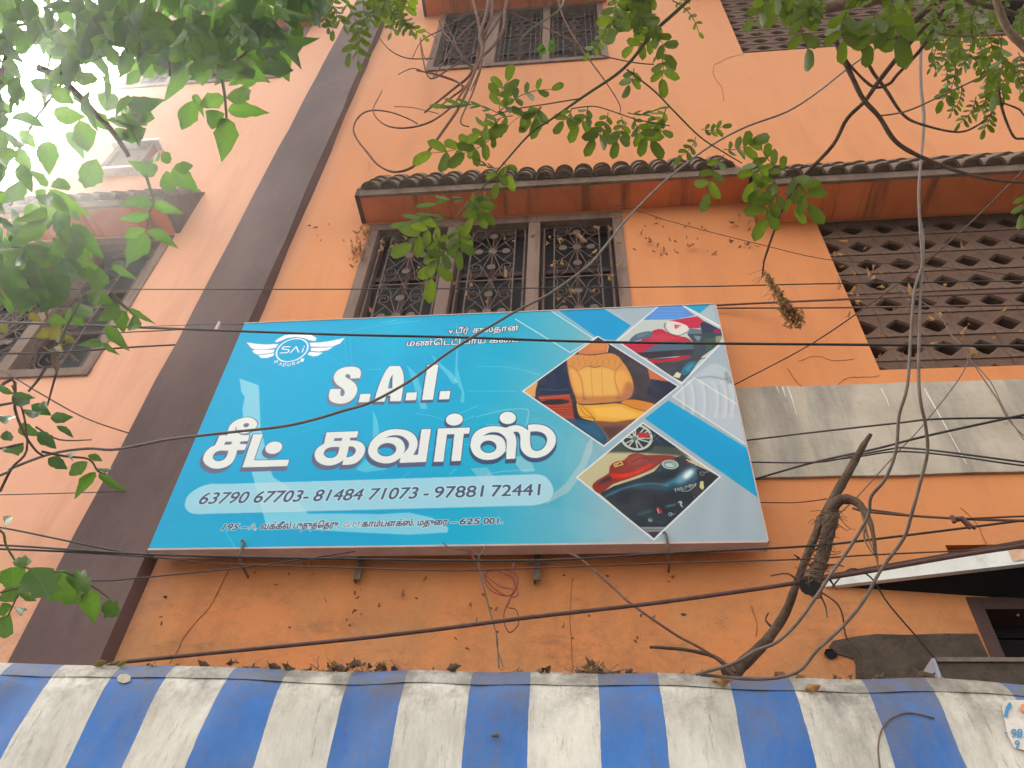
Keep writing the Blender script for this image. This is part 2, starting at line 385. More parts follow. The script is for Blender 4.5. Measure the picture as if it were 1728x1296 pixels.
# ------------------------------------------------------------------ windows
def bars2d(g, pts, y, r, sides=4, f=None):
    g.tube([V((p[0], y, p[1])) for p in (f(q) for q in pts)] if f else [V((p[0], y, p[1])) for p in pts], r, sides, False)
def disc(g, cx, cz, y, r, rz=None):
    n = 12; rz = rz or r
    vs = [(cx+r*math.cos(2*math.pi*k/n), y-.004, cz+rz*math.sin(2*math.pi*k/n)) for k in range(n)]
    vs += [(v[0], y+.002, v[2]) for v in vs]
    g.add(vs, [tuple(range(n)), tuple(range(2*n-1, n-1, -1))]+[(k, k+n, (k+1) % n+n, (k+1) % n) for k in range(n)])
def spiral(cx, cz, r, a0, turns, sgn):
    m = int(14*turns)+2; out = []
    for i in range(m):
        t = i/(m-1); a = a0+sgn*2*math.pi*turns*t; rr = r*(1-.72*t)
        out.append((cx+rr*math.cos(a), cz+rr*math.sin(a)))
    return out
def grille_flower(x0, x1, z0, z1, ztop, per):
    g = G(); y = .035; r = .0035
    for x in (x0, x1): g.box(x-.005, x+.005, y-.004, y+.004, z0, z1)
    wI = (x1-x0); a, b = x0+wI*.155, x1-wI*.155
    for x in (a, b): g.box(x-.004, x+.004, y-.004, y+.004, z0, z1)
    g.box(x0, x1, y-.004, y+.004, z1-.006, z1); g.box(x0, x1, y-.004, y+.004, z0, z0+.006)
    cx = (a+b)/2; hw = (b-a)/2; zc = ztop-per/2
    while zc > z0-per*.2:
        hh = per/2
        disc(g, cx, zc, y, .027, .027)
        for sx in (-1, 1):
            disc(g, cx+sx*hw*.62, zc, y, .026); bars2d(g, [(cx, zc), (cx+sx*hw*.62, zc)], y, r)
            bars2d(g, [(cx+sx*hw*.5, zc+hh*.34), (cx+sx*hw, zc), (cx+sx*hw*.5, zc-hh*.34)], y, r)
        for sz in (-1, 1):
            disc(g, cx, zc+sz*hh*.55, y, .026); bars2d(g, [(cx, zc), (cx, zc+sz*hh*.55)], y, r)
            for sx in (-1, 1):
                bars2d(g, [(cx, zc), (cx+sx*hw*.38, zc+sz*hh*.56), (cx, zc+sz*hh)], y, r)
                bars2d(g, [(cx, zc), (cx+sx*hw*.55, zc+sz*hh*.33), (cx+sx*hw*.98, zc+sz*hh*.48)], y, r)
                ax = cx+sx*hw*.70; az = zc+sz*hh*.53
                bars2d(g, spiral(ax, az, hw*.32, math.pi/2-sx*math.pi/2 if True else 0, 1.45, sz*sx), y, r)
                bars2d(g, smooth([V((cx+sx*hw*.39, zc+sz*hh*.58, 0)), V((cx+sx*hw*.46, zc+sz*hh*.78, 0)), V((cx+sx*hw*.7, zc+sz*hh*.92, 0)), V((cx+sx*hw*.98, zc+sz*hh*.99, 0))], 4), y, r)
                bars2d(g, smooth([V((cx+sx*hw*.99, zc+sz*hh*.60, 0)), V((cx+sx*hw*.86, zc+sz*hh*.78, 0)), V((cx+sx*hw*.88, zc+sz*hh*.90, 0)), V((cx+sx*hw*.98, zc+sz*hh*.99, 0))], 4), y, r)
        g.box(x0-.02, x1+.02, y-.003, y+.003, zc-hh-.004, zc-hh+.004)
        zc -= per
    return g
def grille_ring(x0, x1, z0, z1):
    g = G(); y = .035; r = .0035
    w = x1-x0
    for t in (0, .12, .24, .76, .88, 1): g.box(x0+w*t-.003, x0+w*t+.003, y-.003, y+.003, z0, z1)
    z = z0+.07; k = 0
    while z < z1:
        for t in (.33, .5, .67) if k % 2 == 0 else (.41, .59):
            rr = .048
            bars2d(g, [(x0+w*t+rr*math.cos(a*math.pi/3), z+rr*math.sin(a*math.pi/3)) for a in range(7)], y, r)
        for t in (.06, .94): bars2d(g, [(x0+w*t-.02, z-.04), (x0+w*t+.02, z+.04)], y, r)
        z += .105; k += 1
    for z in (z0+.003, z1-.003, (z0+z1)/2): g.box(x0, x1, y-.004, y+.004, z-.003, z+.003)
    return g
def window(op, muls, kind, label, ztop=None, per=None, jl=.06):
    a, b, c, d = op
    w = empty('window', (0, 0, 0), None, None); w.parent = bld; w['label'] = label
    g = G(); y0, y1 = -.012, .10
    rail = .055
    g.box(a-.004, b+.004, y0-.004, y1, c-.004, c+rail); g.box(a-.004, b+.004, y0, y1, d-rail*1.3, d+.002)
    g.box(a-.002, a+jl, y0+.002, y1-.002, c+rail, d-rail*1.3); g.box(b-jl, b+.002, y0+.002, y1-.002, c+rail, d-rail*1.3)
    for m0, m1 in muls: g.box(m0, m1, y0+.003, y1-.002, c+rail, d-rail*1.3)
    g.build('frame', M['wood'], w)
    xs = [a+jl]+[q for m in muls for q in m]+[b-jl]
    for i in range(0, len(xs), 2):
        p, q = xs[i], xs[i+1]; zz0, zz1 = c+rail, d-rail*1.3
        gp = G(); gp.box(p, q, .105, .112, zz0, zz1); gp.build('pane', M['glass'], w)
        g = G(); s = .035; sy0, sy1 = .075, .10
        g.box(p+.004, p+s, sy0, sy1, zz0, zz1); g.box(q-s, q-.004, sy0, sy1, zz0, zz1)
        g.box(p+s, q-s, sy0, sy1, zz0, zz0+s); g.box(p+s, q-s, sy0, sy1, zz1-s, zz1)
        for t in (.3333, .6667):
            z = zz0+(zz1-zz0)*t; g.box(p+s, q-s, sy0+.002, sy1-.002, z-.018, z+.018)
        xm = p+(q-p)*(.5); g.box(xm-.014, xm+.014, sy0+.004, sy1-.004, zz0+s, zz1-s)
        g.build('shutter', M['darkwood'], w)
        mg = (q-p)*.055
        gr = grille_flower(p+mg, q-mg, zz0+.01, zz1-.012, ztop or zz1, per or .5) if kind == 'flower' else grille_ring(p+mg, q-mg, zz0, zz1)
        gr.build('grille', M['iron'], w)
    return w
n_ = N('dirty_glass'); M['glass'] = n_.done(n_.mix(n_.noise(6, 5, .6), (.012, .012, .015, 1), (.035, .03, .03, 1)), .5, .15)
xm = lambda px, py: W(px, py, .012).x
per = W(1215/2.945+560, 412).z-W(1215/2.945+560, 515).z
window(WC, [(xm(758, 375), xm(777.5, 371)), (xm(893, 362), xm(912, 362))], 'flower', 'three panel window with flower patterned grille, its foot hidden by the sign', W(950, 366).z, per)
window(WU, [(xm(814, 104), xm(833, 104)), (xm(914, 101), xm(927, 101))], 'ring', 'upper floor window behind dry vines', jl=.055)
wd = .525
window(WL, [(WL[1]-.06-.44-.07, WL[1]-.06-.44), (WL[1]-.06-.88-.14, WL[1]-.06-.88-.07)], 'flower', 'window half hidden by the leaves at the left', 5.73, per)
window(WUL, [(WUL[1]-.60, WUL[1]-.53), (WUL[1]-1.13, WUL[1]-1.06)], 'ring', 'upper floor window behind the leaves at the left')

# ------------------------------------------------------------------ pierced concrete lattices, block by block
def block_mesh(w, h, lip, dep=.09):
    g = G(); nn = 16; hw, hh = w*.35, h*.265
    ring = []
    for k in range(nn):
        a = 2*math.pi*k/nn; ca, sa = math.cos(a), math.sin(a)
        ring.append((hw*math.copysign(abs(ca)**1.8, ca), hh*math.copysign(abs(sa)**1.8, sa)-h*.02))
    outr = []
    for k in range(nn):
        a = 2*math.pi*k/nn; ca, sa = math.cos(a), math.sin(a)
        m = max(abs(ca), abs(sa)); outr.append((w/2*ca/m, h/2*sa/m))
    mid = [(r[0]*1.16, r[1]*1.22) for r in ring]
    vs = [(p[0], -.000, p[1]) for p in outr]+[(p[0], -.0, p[1]) for p in mid]+[(p[0], .014, p[1]) for p in ring]+[(p[0], dep, p[1]) for p in ring]
    fs = []
    for L in range(3): fs += [(L*nn+k, L*nn+(k+1) % nn, (L+1)*nn+(k+1) % nn, (L+1)*nn+k) for k in range(nn)]
    g.add(vs, fs)
    g.box(-w/2+.002, w/2-.002, -lip, dep, -h/2+.001, -h/2+h*.13)          # lip along the foot of the block
    g.add([(-w/2, 0, -h/2), (w/2, 0, -h/2), (w/2, dep, -h/2), (-w/2, dep, -h/2)], [(0, 1, 2, 3)])
    me = bpy.data.meshes.new('block'); me.from_pydata(g.v, [], g.f); me.update(); me.materials.append(M['concrete']); return me
def lattice(op, pw, ph, label, xmax):
    a, b, c, d = op
    L = empty('lattice_screen', (0, 0, 0), None, None); L.parent = bld; L['label'] = label
    g = G(); g.box(a, b, .125, .13, d-.012, d); g.build('top_joint', M['concrete'], L)
    me = block_mesh(pw-.001, ph-.001, .006)
    z = d-ph/2; r = 0
    while z+ph/2 > c+.02:
        x = a+pw*.15
        while x-pw/2 < min(b, xmax):
            if x+pw/2 < b+.01:
                hh = max(0, c-(z-ph/2))
                o = link('block', me, L, None, Matrix.Translation((x, .03+random.uniform(-.0008, .0008), z)) @ Matrix.Rotation(random.uniform(-.006, .006), 4, 'Y'))
            x += pw
        z -= ph; r += 1
zs = [W(1500, y).z for y in (379, 407, 438.6, 472, 506.6, 542, 585.5)]
ph = (zs[0]-zs[-1])/6
pw = (W(1370+1505/4.628, 438.6).x-W(1370+440/4.628, 438.6).x)/4
lattice(LL, pw, ph, 'pierced concrete lattice below the tiled eave', 3.4)
lattice(LU, pw, ph*.86, 'pierced concrete lattice of the upper floor', 3.6)
g = G(); g.box(LL[0], LL[1], .13, .135, LL[2], LL[3]); 

# ------------------------------------------------------------------ tiled eaves
def tile_mesh():
    n = 9; R0, R1, L = .0585, .0535, .26; vs = []
    for (yy, Ro, Ri) in ((0, R0, R0-.014), (L, R1, R1-.014)):
        for k in range(n):
            a = math.pi*k/(n-1); vs.append((Ro*math.cos(a), yy, Ro*.85*math.sin(a)))
        for k in range(n):
            a = math.pi*k/(n-1); vs.append((Ri*math.cos(a), yy, Ri*.85*math.sin(a)))
    m = 2*n; fs = []
    for k in range(n-1):
        fs += [(k, k+1, m+k+1, m+k), (n+k+1, n+k, m+n+k, m+n+k+1), (k, n+k, n+k+1, k+1), (m+k, m+k+1, m+n+k+1, m+n+k)]
    fs += [(0, m, m+n, n), (n-1, 2*n-1, m+2*n-1, m+n-1)]
    q = len(vs)                                # mortar plug set back in the mouth
    for k in range(n): vs.append((R0*.8*math.cos(math.pi*k/(n-1)), .018, R0*.68*math.sin(math.pi*k/(n-1))))
    fs += [tuple(q+k for k in range(n))]
    me = mesh('tile', vs, fs, False); me.materials.append(M['tile']); return me
TILE = tile_mesh()
def eave(xa, xb, zc, off, fh, label, rise=.42, endcap_r=False, endcap_l=False):
    e = empty('tiled_eave', (0, 0, 0), None, None); e.parent = bld; e['label'] = label
    g = G(); n = max(2, int((xb-xa)/.1)); vs = []
    for i in range(n+1):
        x = xa+(xb-xa)*i/n; j = random.uniform(-.003, .003)
        vs += [(x, -off+.02, zc+j), (x, 0, zc)]
    g.add(vs, [(i*2, i*2+1, i*2+3, i*2+2) for i in range(n)]); g.build('soffit', M['soffit'], e)
    g = G(); vs = []
    for i in range(n+1):
        x = xa+(xb-xa)*i/n; j = random.uniform(-.004, .004)
        vs += [(x, -off+.02, zc-.006+j), (x, -off+j*.5, zc-.006+j), (x, -off-.005+j*.5, zc+fh+j), (x, -off+.06, zc+fh+.01)]
    g.add(vs, [(i*4+k, i*4+k+1, i*4+k+5, i*4+k+4) for i in range(n) for k in range(3)])
    g.build('fascia', M['fascia'], e)
    g = G(); g.hexa([(xa, -off+.02, zc+.009), (xb, -off+.02, zc+.009), (xb, -.001, zc+.009), (xa, -.001, zc+.009)],
                    [(xa, -off+.02, zc+fh), (xb, -off+.02, zc+fh), (xb, -.001, zc+fh+rise), (xa, -.001, zc+fh+rise)])
    g.build('roof_slab', M['fascia'], e)
    for on, x, s in ((endcap_l, xa, -1), (endcap_r, xb, 1)):
        if on:
            g = G(); yy = [(-off, zc-.004), (0, zc-.004), (0, zc+fh+rise+.05), (-off, zc+fh+.03)]
            a = [(x, p[0], p[1]) for p in yy]; b = [(x+s*.03, p[0], p[1]) for p in yy]
            g.hexa(a, b) if s > 0 else g.hexa(b, a)
            g.build('gable_end', M['fascia_dark'], e)
    pit = .125; sl = math.atan2(rise, off); x = xa+.06
    Ls = math.hypot(rise, off); rows = 3
    while x < xb-.02:
        for r in range(rows):
            s = Ls*r/rows*.96
            y = -off-.012+s*math.cos(sl); z = zc+fh-.002+s*math.sin(sl)+.007*r
            mw = Matrix.Translation((x+random.uniform(-.004, .004), y, z)) @ Matrix.Rotation(sl+random.uniform(-.02, .02)-.03, 4, 'X') @ Matrix.Rotation(random.uniform(-.03, .03), 4, 'Y') @ Matrix.Diagonal((1+.03*r, Ls/rows/.26*1.12, 1+.05*r, 1))
            link('tile', TILE, e, None, mw)
        x += pit
M['fascia_dark'] = simple('dark_mortar', (.085, .055, .045, 1), (.14, .095, .08, 1), 6, .9, .15, .5, 50)  # darker mortar for the gable ends
zA = (W(628, 377).z+W(1140, 347).z)/2
offA = -(H(800, 318, zA).y)
zB = W(1550, 364).z; offB = -(H(1550, 296, zB).y)
print('eaves', zA, offA, zB, offB, H(628, 328, zA), H(1140, 302, zA), H(1728, 293, zB), 'pw', pw, ph, 'per', per)
xs_ = W(616, 384).x
eave(xs_, W(1270, 340, offA*.5).x, zA, offA, .05, 'tiled eave with stained red soffit over the middle window', .44, endcap_l=True)
eave(W(1272, 340, offA*.5).x+.01, 5.2, zB, offB, .05, 'deeper tiled eave over the concrete lattice', .50)
zC = W(297, 393).z; offC = -H(292, 340, zC).y
eave(-4.3, W(297, 393).x, zC, offC, .05, 'tiled eave over the window at the left', .42, endcap_r=True)
print('eaveC', zC, offC)
eave(W(730, 20).x-.04, .36, 9.60, .30, .05, 'tiled eave at the top edge over the vine covered window', .44, endcap_l=True)
eave(-4.3, W(500, 95).x+.0, 9.60, .30, .05, 'tiled eave of the upper left window', .44, endcap_r=True)
eave(1.2, 5.2, 9.76, .30, .05, 'tiled eave over the upper lattice', .44)

# small white ledge box between the storeys, left
g = G(); p0, p1 = W(165, 303), W(268, 245)
x0, x1 = W(165, 300).x, W(236, 300).x; z0, z1 = W(190, 300).z+.02, W(250, 250).z-.02
vn = empty('wall_niche', (0, 0, 0), None, None); vn.parent = bld; vn['label'] = 'white edged niche high up between the left windows'
g.box(x0, x1, -.07, 0.001, z0, z0+.03); g.build('ledge', M['white'], vn)
g = G(); g.box(x0-.02, x1+.02, -.09, .001, z1-.03, z1); g.build('ledge', M['white'], vn)
g = G(); g.box(x0+.02, x0+.06, -.06, .001, z0+.03, z1-.035); g.box(x1-.05, x1-.02, -.06, .001, z0+.03, z1-.035); g.box(x0+.06, x1-.05, -.03, .001, z0+.035, z1-.035); g.build('niche_side', M['wood'], vn)

# ------------------------------------------------------------------ slanting canopy low at the right, with opening under it
can = empty('canopy', (0, 0, 0), 'slanting canopy with white edge board at the lower right', 'canopy')
zk = W(1400, 992).z
A0 = H(1393, 990, zk); A1 = H(1728, 951, zk); dr = (A1-A0); A2 = A0+dr*2.2
A0.y = min(A0.y, -.01)
def edge(p, h0): return [(p.x, p.y, p.z), (p.x+.012, p.y+.022, p.z), (p.x+.012, p.y+.022, p.z+h0), (p.x, p.y, p.z+h0)]
g = G(); g.hexa(edge(A0, .035), edge(A2, .125)); g.build('edge_board', M['white'], can)
g = G(); g.hexa([(A0.x, A0.y-.006, zk+.036), (A0.x, A0.y+.03, zk+.036), (A0.x, A0.y+.03, zk+.046), (A0.x, A0.y-.006, zk+.046)],
                [(A2.x, A2.y-.006, zk+.127), (A2.x, A2.y+.03, zk+.127), (A2.x, A2.y+.03, zk+.142), (A2.x, A2.y-.006, zk+.142)]); g.build('edge_strip', M['darkwood'], can)
g = G(); zr = W(1728, 1013).z; xr_ = W(1728, 1013).x; zw = zk+(zr-zk)*(A2.x-A0.x)/(xr_-A0.x)
g.add([(A0.x+.01, A0.y+.02, zk+.004), (A2.x, A2.y+.022, zk+.004), (A2.x, -.002, zw), (A0.x+.01, A0.y+.02, zk+.03), (A2.x, A2.y+.022, zk+.11), (A2.x, -.002, zk+.11)],
               [(0, 2, 1), (3, 4, 5), (0, 1, 4, 3), (1, 2, 5, 4), (2, 0, 3, 5)]); g.build('canopy_board', M['dark'], can)
g = G(); q = A0+dr*(.945)
st = A0+dr*.955; en = A0+dr*1.10
hz = .08
g.add([(st.x, st.y-.003, zk+.012), (en.x, en.y-.003, zk+.014), (en.x, en.y-.003, zk+hz), (st.x, st.y-.003, zk+hz-.004)], [(0, 1, 2, 3)])
g.build('paper_sticker', simple('orange_sticker', (.62, .33, .2, 1), (.7, .5, .38, 1), 30, .7, .2, 0), can)
# frame of the dark doorway
g = G(); g.box(OPN[0], OPN[0]+.05, -.002, .15, OPN[2], OPN[3]); g.box(OPN[0]+.05, OPN[1], -.004, .15, OPN[3]-.05, OPN[3]-.002)
op = empty('shop_opening', (0, 0, 0), None, None); op.parent = bld; op['label'] = 'dark opening under the slanting canopy'
g.build('opening_frame', M['darkwood'], op)
g = G()
for i in range(22):
    z = OPN[3]-.10-i*.07
    g.box(OPN[0]+.05, OPN[1], .12, .13, z, z+.060)
g.build('shutter_slats', M['dark'], op)
bx = empty('box_signboard', (0, 0, 0), 'dark box shaped board on the wall above the awning, right', 'signboard')
b0 = W(1572, 1114, .30); z0 = W(1587, 1150, .30).z-.25
g = G(); g.box(b0.x+.012, b0.x+1.6, -.30, -.02, z0, b0.z); g.build('casing', M['mould'], bx)
g = G(); g.box(b0.x, b0.x+.01, -.305, -.02, z0, b0.z+.004); g.build('end_plate', simple('pale_blue_plate', (.32, .33, .42, 1), (.40, .40, .46, 1), 9, .6, .4, .1), bx)
g = G(); g.box(b0.x+.012, b0.x+1.6, -.308, -.30, b0.z-.008, b0.z+.006); g.build('top_trim', M['steel'], bx)
g = G(); p = W(1695, 1030, -.03)
for dx, dz, r in ((0, 0, .006), (.02, .012, .004), (.05, .0, .006), (.055, .02, .004), (.01, .022, .003), (.045, -.012, .004)):
    disc(g, p.x+dx, p.z+dz, .04, r, r*1.6)
g.build('glint_paint', M['white'], op)
# ================================================================== THE SHOP SIGN: its print is drawn here, in flat colours, on a canvas in the plane of the sign
SOFF = .125
sc_ = [W(x, y, SOFF) for x, y in ((413, 545), (1208, 512), (1298, 916), (249, 929))]
SX0, SX1 = min(p.x for p in sc_)-.005, max(p.x for p in sc_)+.005
SZ0, SZ1 = min(p.z for p in sc_)-.005, max(p.z for p in sc_)+.005
CW = 2800; CH = int(CW*(SZ1-SZ0)/(SX1-SX0)); PPM = CW/(SX1-SX0)
img = np.zeros((CH, CW, 3), np.float32)
def S(pts):                                   # photo pixels -> canvas pixels
    out = []
    for p in pts:
        w = W(p[0], p[1], SOFF); out.append(((w.x-SX0)*PPM, (SZ1-w.z)*PPM))
    return np.array(out)
def mask(polys, evenodd=False):               # winding fill; polys in canvas pixels
    al = np.concatenate(polys); x0 = max(0, int(al[:, 0].min())-2); x1 = min(CW, int(al[:, 0].max())+3)
    y0 = max(0, int(al[:, 1].min())-2); y1 = min(CH, int(al[:, 1].max())+3)
    if x1 <= x0 or y1 <= y0: return None
    acc = np.zeros((y1-y0, x1-x0+1), np.int16)
    for P in polys:
        Q = np.roll(P, -1, axis=0)
        for (ax, ay), (bx_, by) in zip(P, Q):
            if ay == by: continue
            s = 1
            if ay > by: ax, ay, bx_, by = bx_, by, ax, ay; s = -1
            r0 = max(y0, int(math.ceil(ay-.5))); r1 = min(y1-1, int(math.ceil(by-.5))-1)
            if r1 < r0: continue
            rr = np.arange(r0, r1+1); xs = ax+(rr+.5-ay)*(bx_-ax)/(by-ay)
            ci = np.clip(np.ceil(xs-.5).astype(int)-x0, 0, x1-x0)
            acc[rr-y0, ci] += s
    w = np.cumsum(acc, axis=1)[:, :-1]
    return (x0, y0, ((w % 2) if evenodd else (w != 0)).astype(np.float32))
def box_blur(a, r):
    for ax in (0, 1):
        for _ in range(2):
            p = np.pad(a, [(r+1, r) if k == ax else (0, 0) for k in range(a.ndim)], mode='edge').cumsum(axis=ax)
            a = (np.take(p, range(2*r+1, p.shape[ax]), axis=ax)-np.take(p, range(0, p.shape[ax]-2*r-1), axis=ax))/(2*r+1)
    return a
clip = None
_0 = 0
def paint(mk, col, alpha=1.0, blur=0):
    if mk is None: return
    x0, y0, m = mk
    if blur:
        pad = blur*2+2; m = np.pad(m, pad); x0 -= pad; y0 -= pad; m = box_blur(m, blur)
        cx0, cy0 = max(0, -x0), max(0, -y0); m = m[cy0:CH-y0, cx0:CW-x0]; x0 = max(0, x0); y0 = max(0, y0)
    h, w = m.shape
    if h < 1 or w < 1: return
    if clip is not None: m = m*clip[y0:y0+h, x0:x0+w]
    m = (m*alpha)[..., None]
    reg = img[y0:y0+h, x0:x0+w]
    c = np.array([col[0], col[1], col[2]], np.float32)/255 if not callable(col) else col(x0, y0, w, h)
    img[y0:y0+h, x0:x0+w] = reg*(1-m)+c*m
def poly(pts, col, alpha=1.0, blur=0, sm=0):
    if sm: pts = [(p.x, p.y) for p in smooth([V((x, y, 0)) for x, y in pts], sm, True)]
    paint(mask([S(pts)]), col, alpha, blur)
def ell(cx, cy, rx, ry, a=0, n=36):
    a = math.radians(a)
    return [(cx+rx*math.cos(t)*math.cos(a)-ry*math.sin(t)*math.sin(a), cy+rx*math.cos(t)*math.sin(a)+ry*math.sin(t)*math.cos(a)) for t in [2*math.pi*k/n for k in range(n)]]
def stroke_polys(pts, w):                     # w in canvas pixels
    P = S(pts); out = []
    for a, b in zip(P[:-1], P[1:]):
        d = b-a; L = np.hypot(*d)
        if L < 1e-6: continue
        nrm = np.array([-d[1], d[0]])/L*w/2; out.append(np.array([a+nrm, b+nrm, b-nrm, a-nrm])[::-1])
    if w > 3:
        for p in P: out.append(np.array([(p[0]+w/2*math.cos(t), p[1]+w/2*math.sin(t)) for t in np.linspace(0, 2*math.pi, 9)[:-1]]))
    return out
def stroke(pts, w, col, alpha=1.0, blur=0, sm=0):
    if sm: pts = [(p.x, p.y) for p in smooth([V((x, y, 0)) for x, y in pts], sm)]
    pp = stroke_polys(pts, w)
    if pp:
        # same orientation for the union
        pp = [p if np.sum(p[:, 0]*np.roll(p[:, 1], -1)-np.roll(p[:, 0], -1)*p[:, 1]) > 0 else p[::-1] for p in pp]
        paint(mask(pp), col, alpha, blur)
def dil(mk, r, dx=0, dy=0, steps=1):          # grow a mask by r, and sweep it to (dx,dy)
    x0, y0, m = mk; pad = r+max(abs(dx), abs(dy))+2; m = np.pad(m, pad); out = m.copy()
    offs = [(int(round(r*math.cos(t))), int(round(r*math.sin(t)))) for t in np.linspace(0, 2*math.pi, 17)[:-1]]
    for o in offs: out = np.maximum(out, np.roll(m, (o[1], o[0]), (0, 1)))
    if dx or dy:
        b = out.copy(); n = max(abs(dx), abs(dy))
        for k in range(1, n+1): out = np.maximum(out, np.roll(b, (int(round(dy*k/n)), int(round(dx*k/n))), (0, 1)))
    return (x0-pad, y0-pad, out)
def safe(mk):
    x0, y0, m = mk; a, b = max(0, -x0), max(0, -y0)
    return (x0+a, y0+b, m[b:CH-y0, a:CW-x0])
px1 = lambda px, py: PPM*(W(px+.5, py, SOFF)-W(px-.5, py, SOFF)).x   # canvas pixels per photo pixel

# --- ground colours: cyan at the left, greying to the right
xx = np.linspace(0, 1, CW, dtype=np.float32)[None, :, None]; yy = np.linspace(0, 1, CH, dtype=np.float32)[:, None, None]
def c_(r, g, b): return np.array([r, g, b], np.float32)/255
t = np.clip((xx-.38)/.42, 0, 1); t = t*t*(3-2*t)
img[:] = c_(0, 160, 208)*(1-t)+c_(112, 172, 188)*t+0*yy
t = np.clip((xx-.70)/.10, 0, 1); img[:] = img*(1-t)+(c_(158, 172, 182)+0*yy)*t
b = np.exp(-((xx-.17)/.16)**2-((yy-.36)/.38)**2); img[:] = img*(1-.33*b)+c_(120, 190, 235)*.33*b  # upper-left glare painted into the print as a pale glow
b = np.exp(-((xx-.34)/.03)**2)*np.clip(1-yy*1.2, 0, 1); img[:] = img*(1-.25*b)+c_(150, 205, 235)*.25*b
def kb(x0, y0, s): return crop(x0, y0, s)
LT = (205, 228, 236)
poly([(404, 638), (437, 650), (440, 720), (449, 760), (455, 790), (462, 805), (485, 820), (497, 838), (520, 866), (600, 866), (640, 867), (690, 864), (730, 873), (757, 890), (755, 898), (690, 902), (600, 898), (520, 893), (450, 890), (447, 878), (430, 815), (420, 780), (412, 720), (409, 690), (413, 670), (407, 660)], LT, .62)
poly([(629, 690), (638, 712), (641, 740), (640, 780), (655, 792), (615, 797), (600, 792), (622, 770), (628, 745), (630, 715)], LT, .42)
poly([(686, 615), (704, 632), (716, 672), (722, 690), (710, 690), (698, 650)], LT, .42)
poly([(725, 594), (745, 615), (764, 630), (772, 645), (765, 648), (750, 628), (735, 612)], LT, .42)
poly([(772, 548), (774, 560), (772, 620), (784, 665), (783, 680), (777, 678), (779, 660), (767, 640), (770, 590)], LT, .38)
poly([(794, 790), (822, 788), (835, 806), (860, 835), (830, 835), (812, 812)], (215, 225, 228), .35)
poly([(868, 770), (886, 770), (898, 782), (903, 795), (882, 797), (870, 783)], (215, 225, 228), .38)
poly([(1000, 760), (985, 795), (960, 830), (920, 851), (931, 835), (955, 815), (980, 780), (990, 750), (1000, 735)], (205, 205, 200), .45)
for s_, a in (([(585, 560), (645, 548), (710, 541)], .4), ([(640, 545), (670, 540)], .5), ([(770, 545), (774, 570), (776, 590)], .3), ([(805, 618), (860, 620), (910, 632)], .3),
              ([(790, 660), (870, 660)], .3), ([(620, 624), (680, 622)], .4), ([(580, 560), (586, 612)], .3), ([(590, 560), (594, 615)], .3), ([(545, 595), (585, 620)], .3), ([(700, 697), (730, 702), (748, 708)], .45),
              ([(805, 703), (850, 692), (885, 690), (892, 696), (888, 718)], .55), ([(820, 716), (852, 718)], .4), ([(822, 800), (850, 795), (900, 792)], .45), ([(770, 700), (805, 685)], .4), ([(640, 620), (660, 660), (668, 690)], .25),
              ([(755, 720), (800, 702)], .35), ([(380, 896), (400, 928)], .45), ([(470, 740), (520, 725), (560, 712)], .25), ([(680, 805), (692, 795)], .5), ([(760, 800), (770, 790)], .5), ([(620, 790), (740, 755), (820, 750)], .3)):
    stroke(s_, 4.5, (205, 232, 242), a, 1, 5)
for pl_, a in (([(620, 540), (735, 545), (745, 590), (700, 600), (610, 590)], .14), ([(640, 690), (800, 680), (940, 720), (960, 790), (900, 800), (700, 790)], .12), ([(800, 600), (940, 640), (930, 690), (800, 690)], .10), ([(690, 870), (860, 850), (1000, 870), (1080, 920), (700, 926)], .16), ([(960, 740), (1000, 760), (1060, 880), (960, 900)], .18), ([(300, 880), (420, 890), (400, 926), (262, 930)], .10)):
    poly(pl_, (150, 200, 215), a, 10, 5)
for q in range(60):                           # scuffs
    x, y = random.uniform(300, 1280), random.uniform(560, 915); a = random.uniform(0, 6.3); L = random.uniform(1, 5)
    stroke([(x, y), (x+L*math.cos(a), y+L*math.sin(a))], 2.2, (200, 220, 225), random.uniform(.1, .35))
E8 = crop(870, 510, 3.086)
poly(E8([(180, 36), (470, 20), (620, 120), (520, 195), (425, 182)]), (165, 182, 192), .55)
poly(E8([(215, 36), (450, 28), (602, 122), (520, 196), (432, 190)]), (10, 146, 200))
WL_ = (222, 226, 228)
stroke(E8([(0, 88), (285, 262), (425, 178)]), 6, WL_, .85); stroke(E8([(175, 38), (405, 188)]), 6, WL_, .85)
B7 = crop(1020, 505, 7.2); B8 = crop(1080, 620, 4.183); B5 = crop(870, 560, 5.959); B6 = crop(960, 700, 5.893)
poly(B7([(700, 60), (940, 40), (1160, 168), (1320, 40), (1360, 300), (1435, 380), (150, 500), (330, 310)]), (168, 180, 186), .7)
poly(B7([(935, 60), (1315, 35), (1160, 168)]), (48, 152, 190))
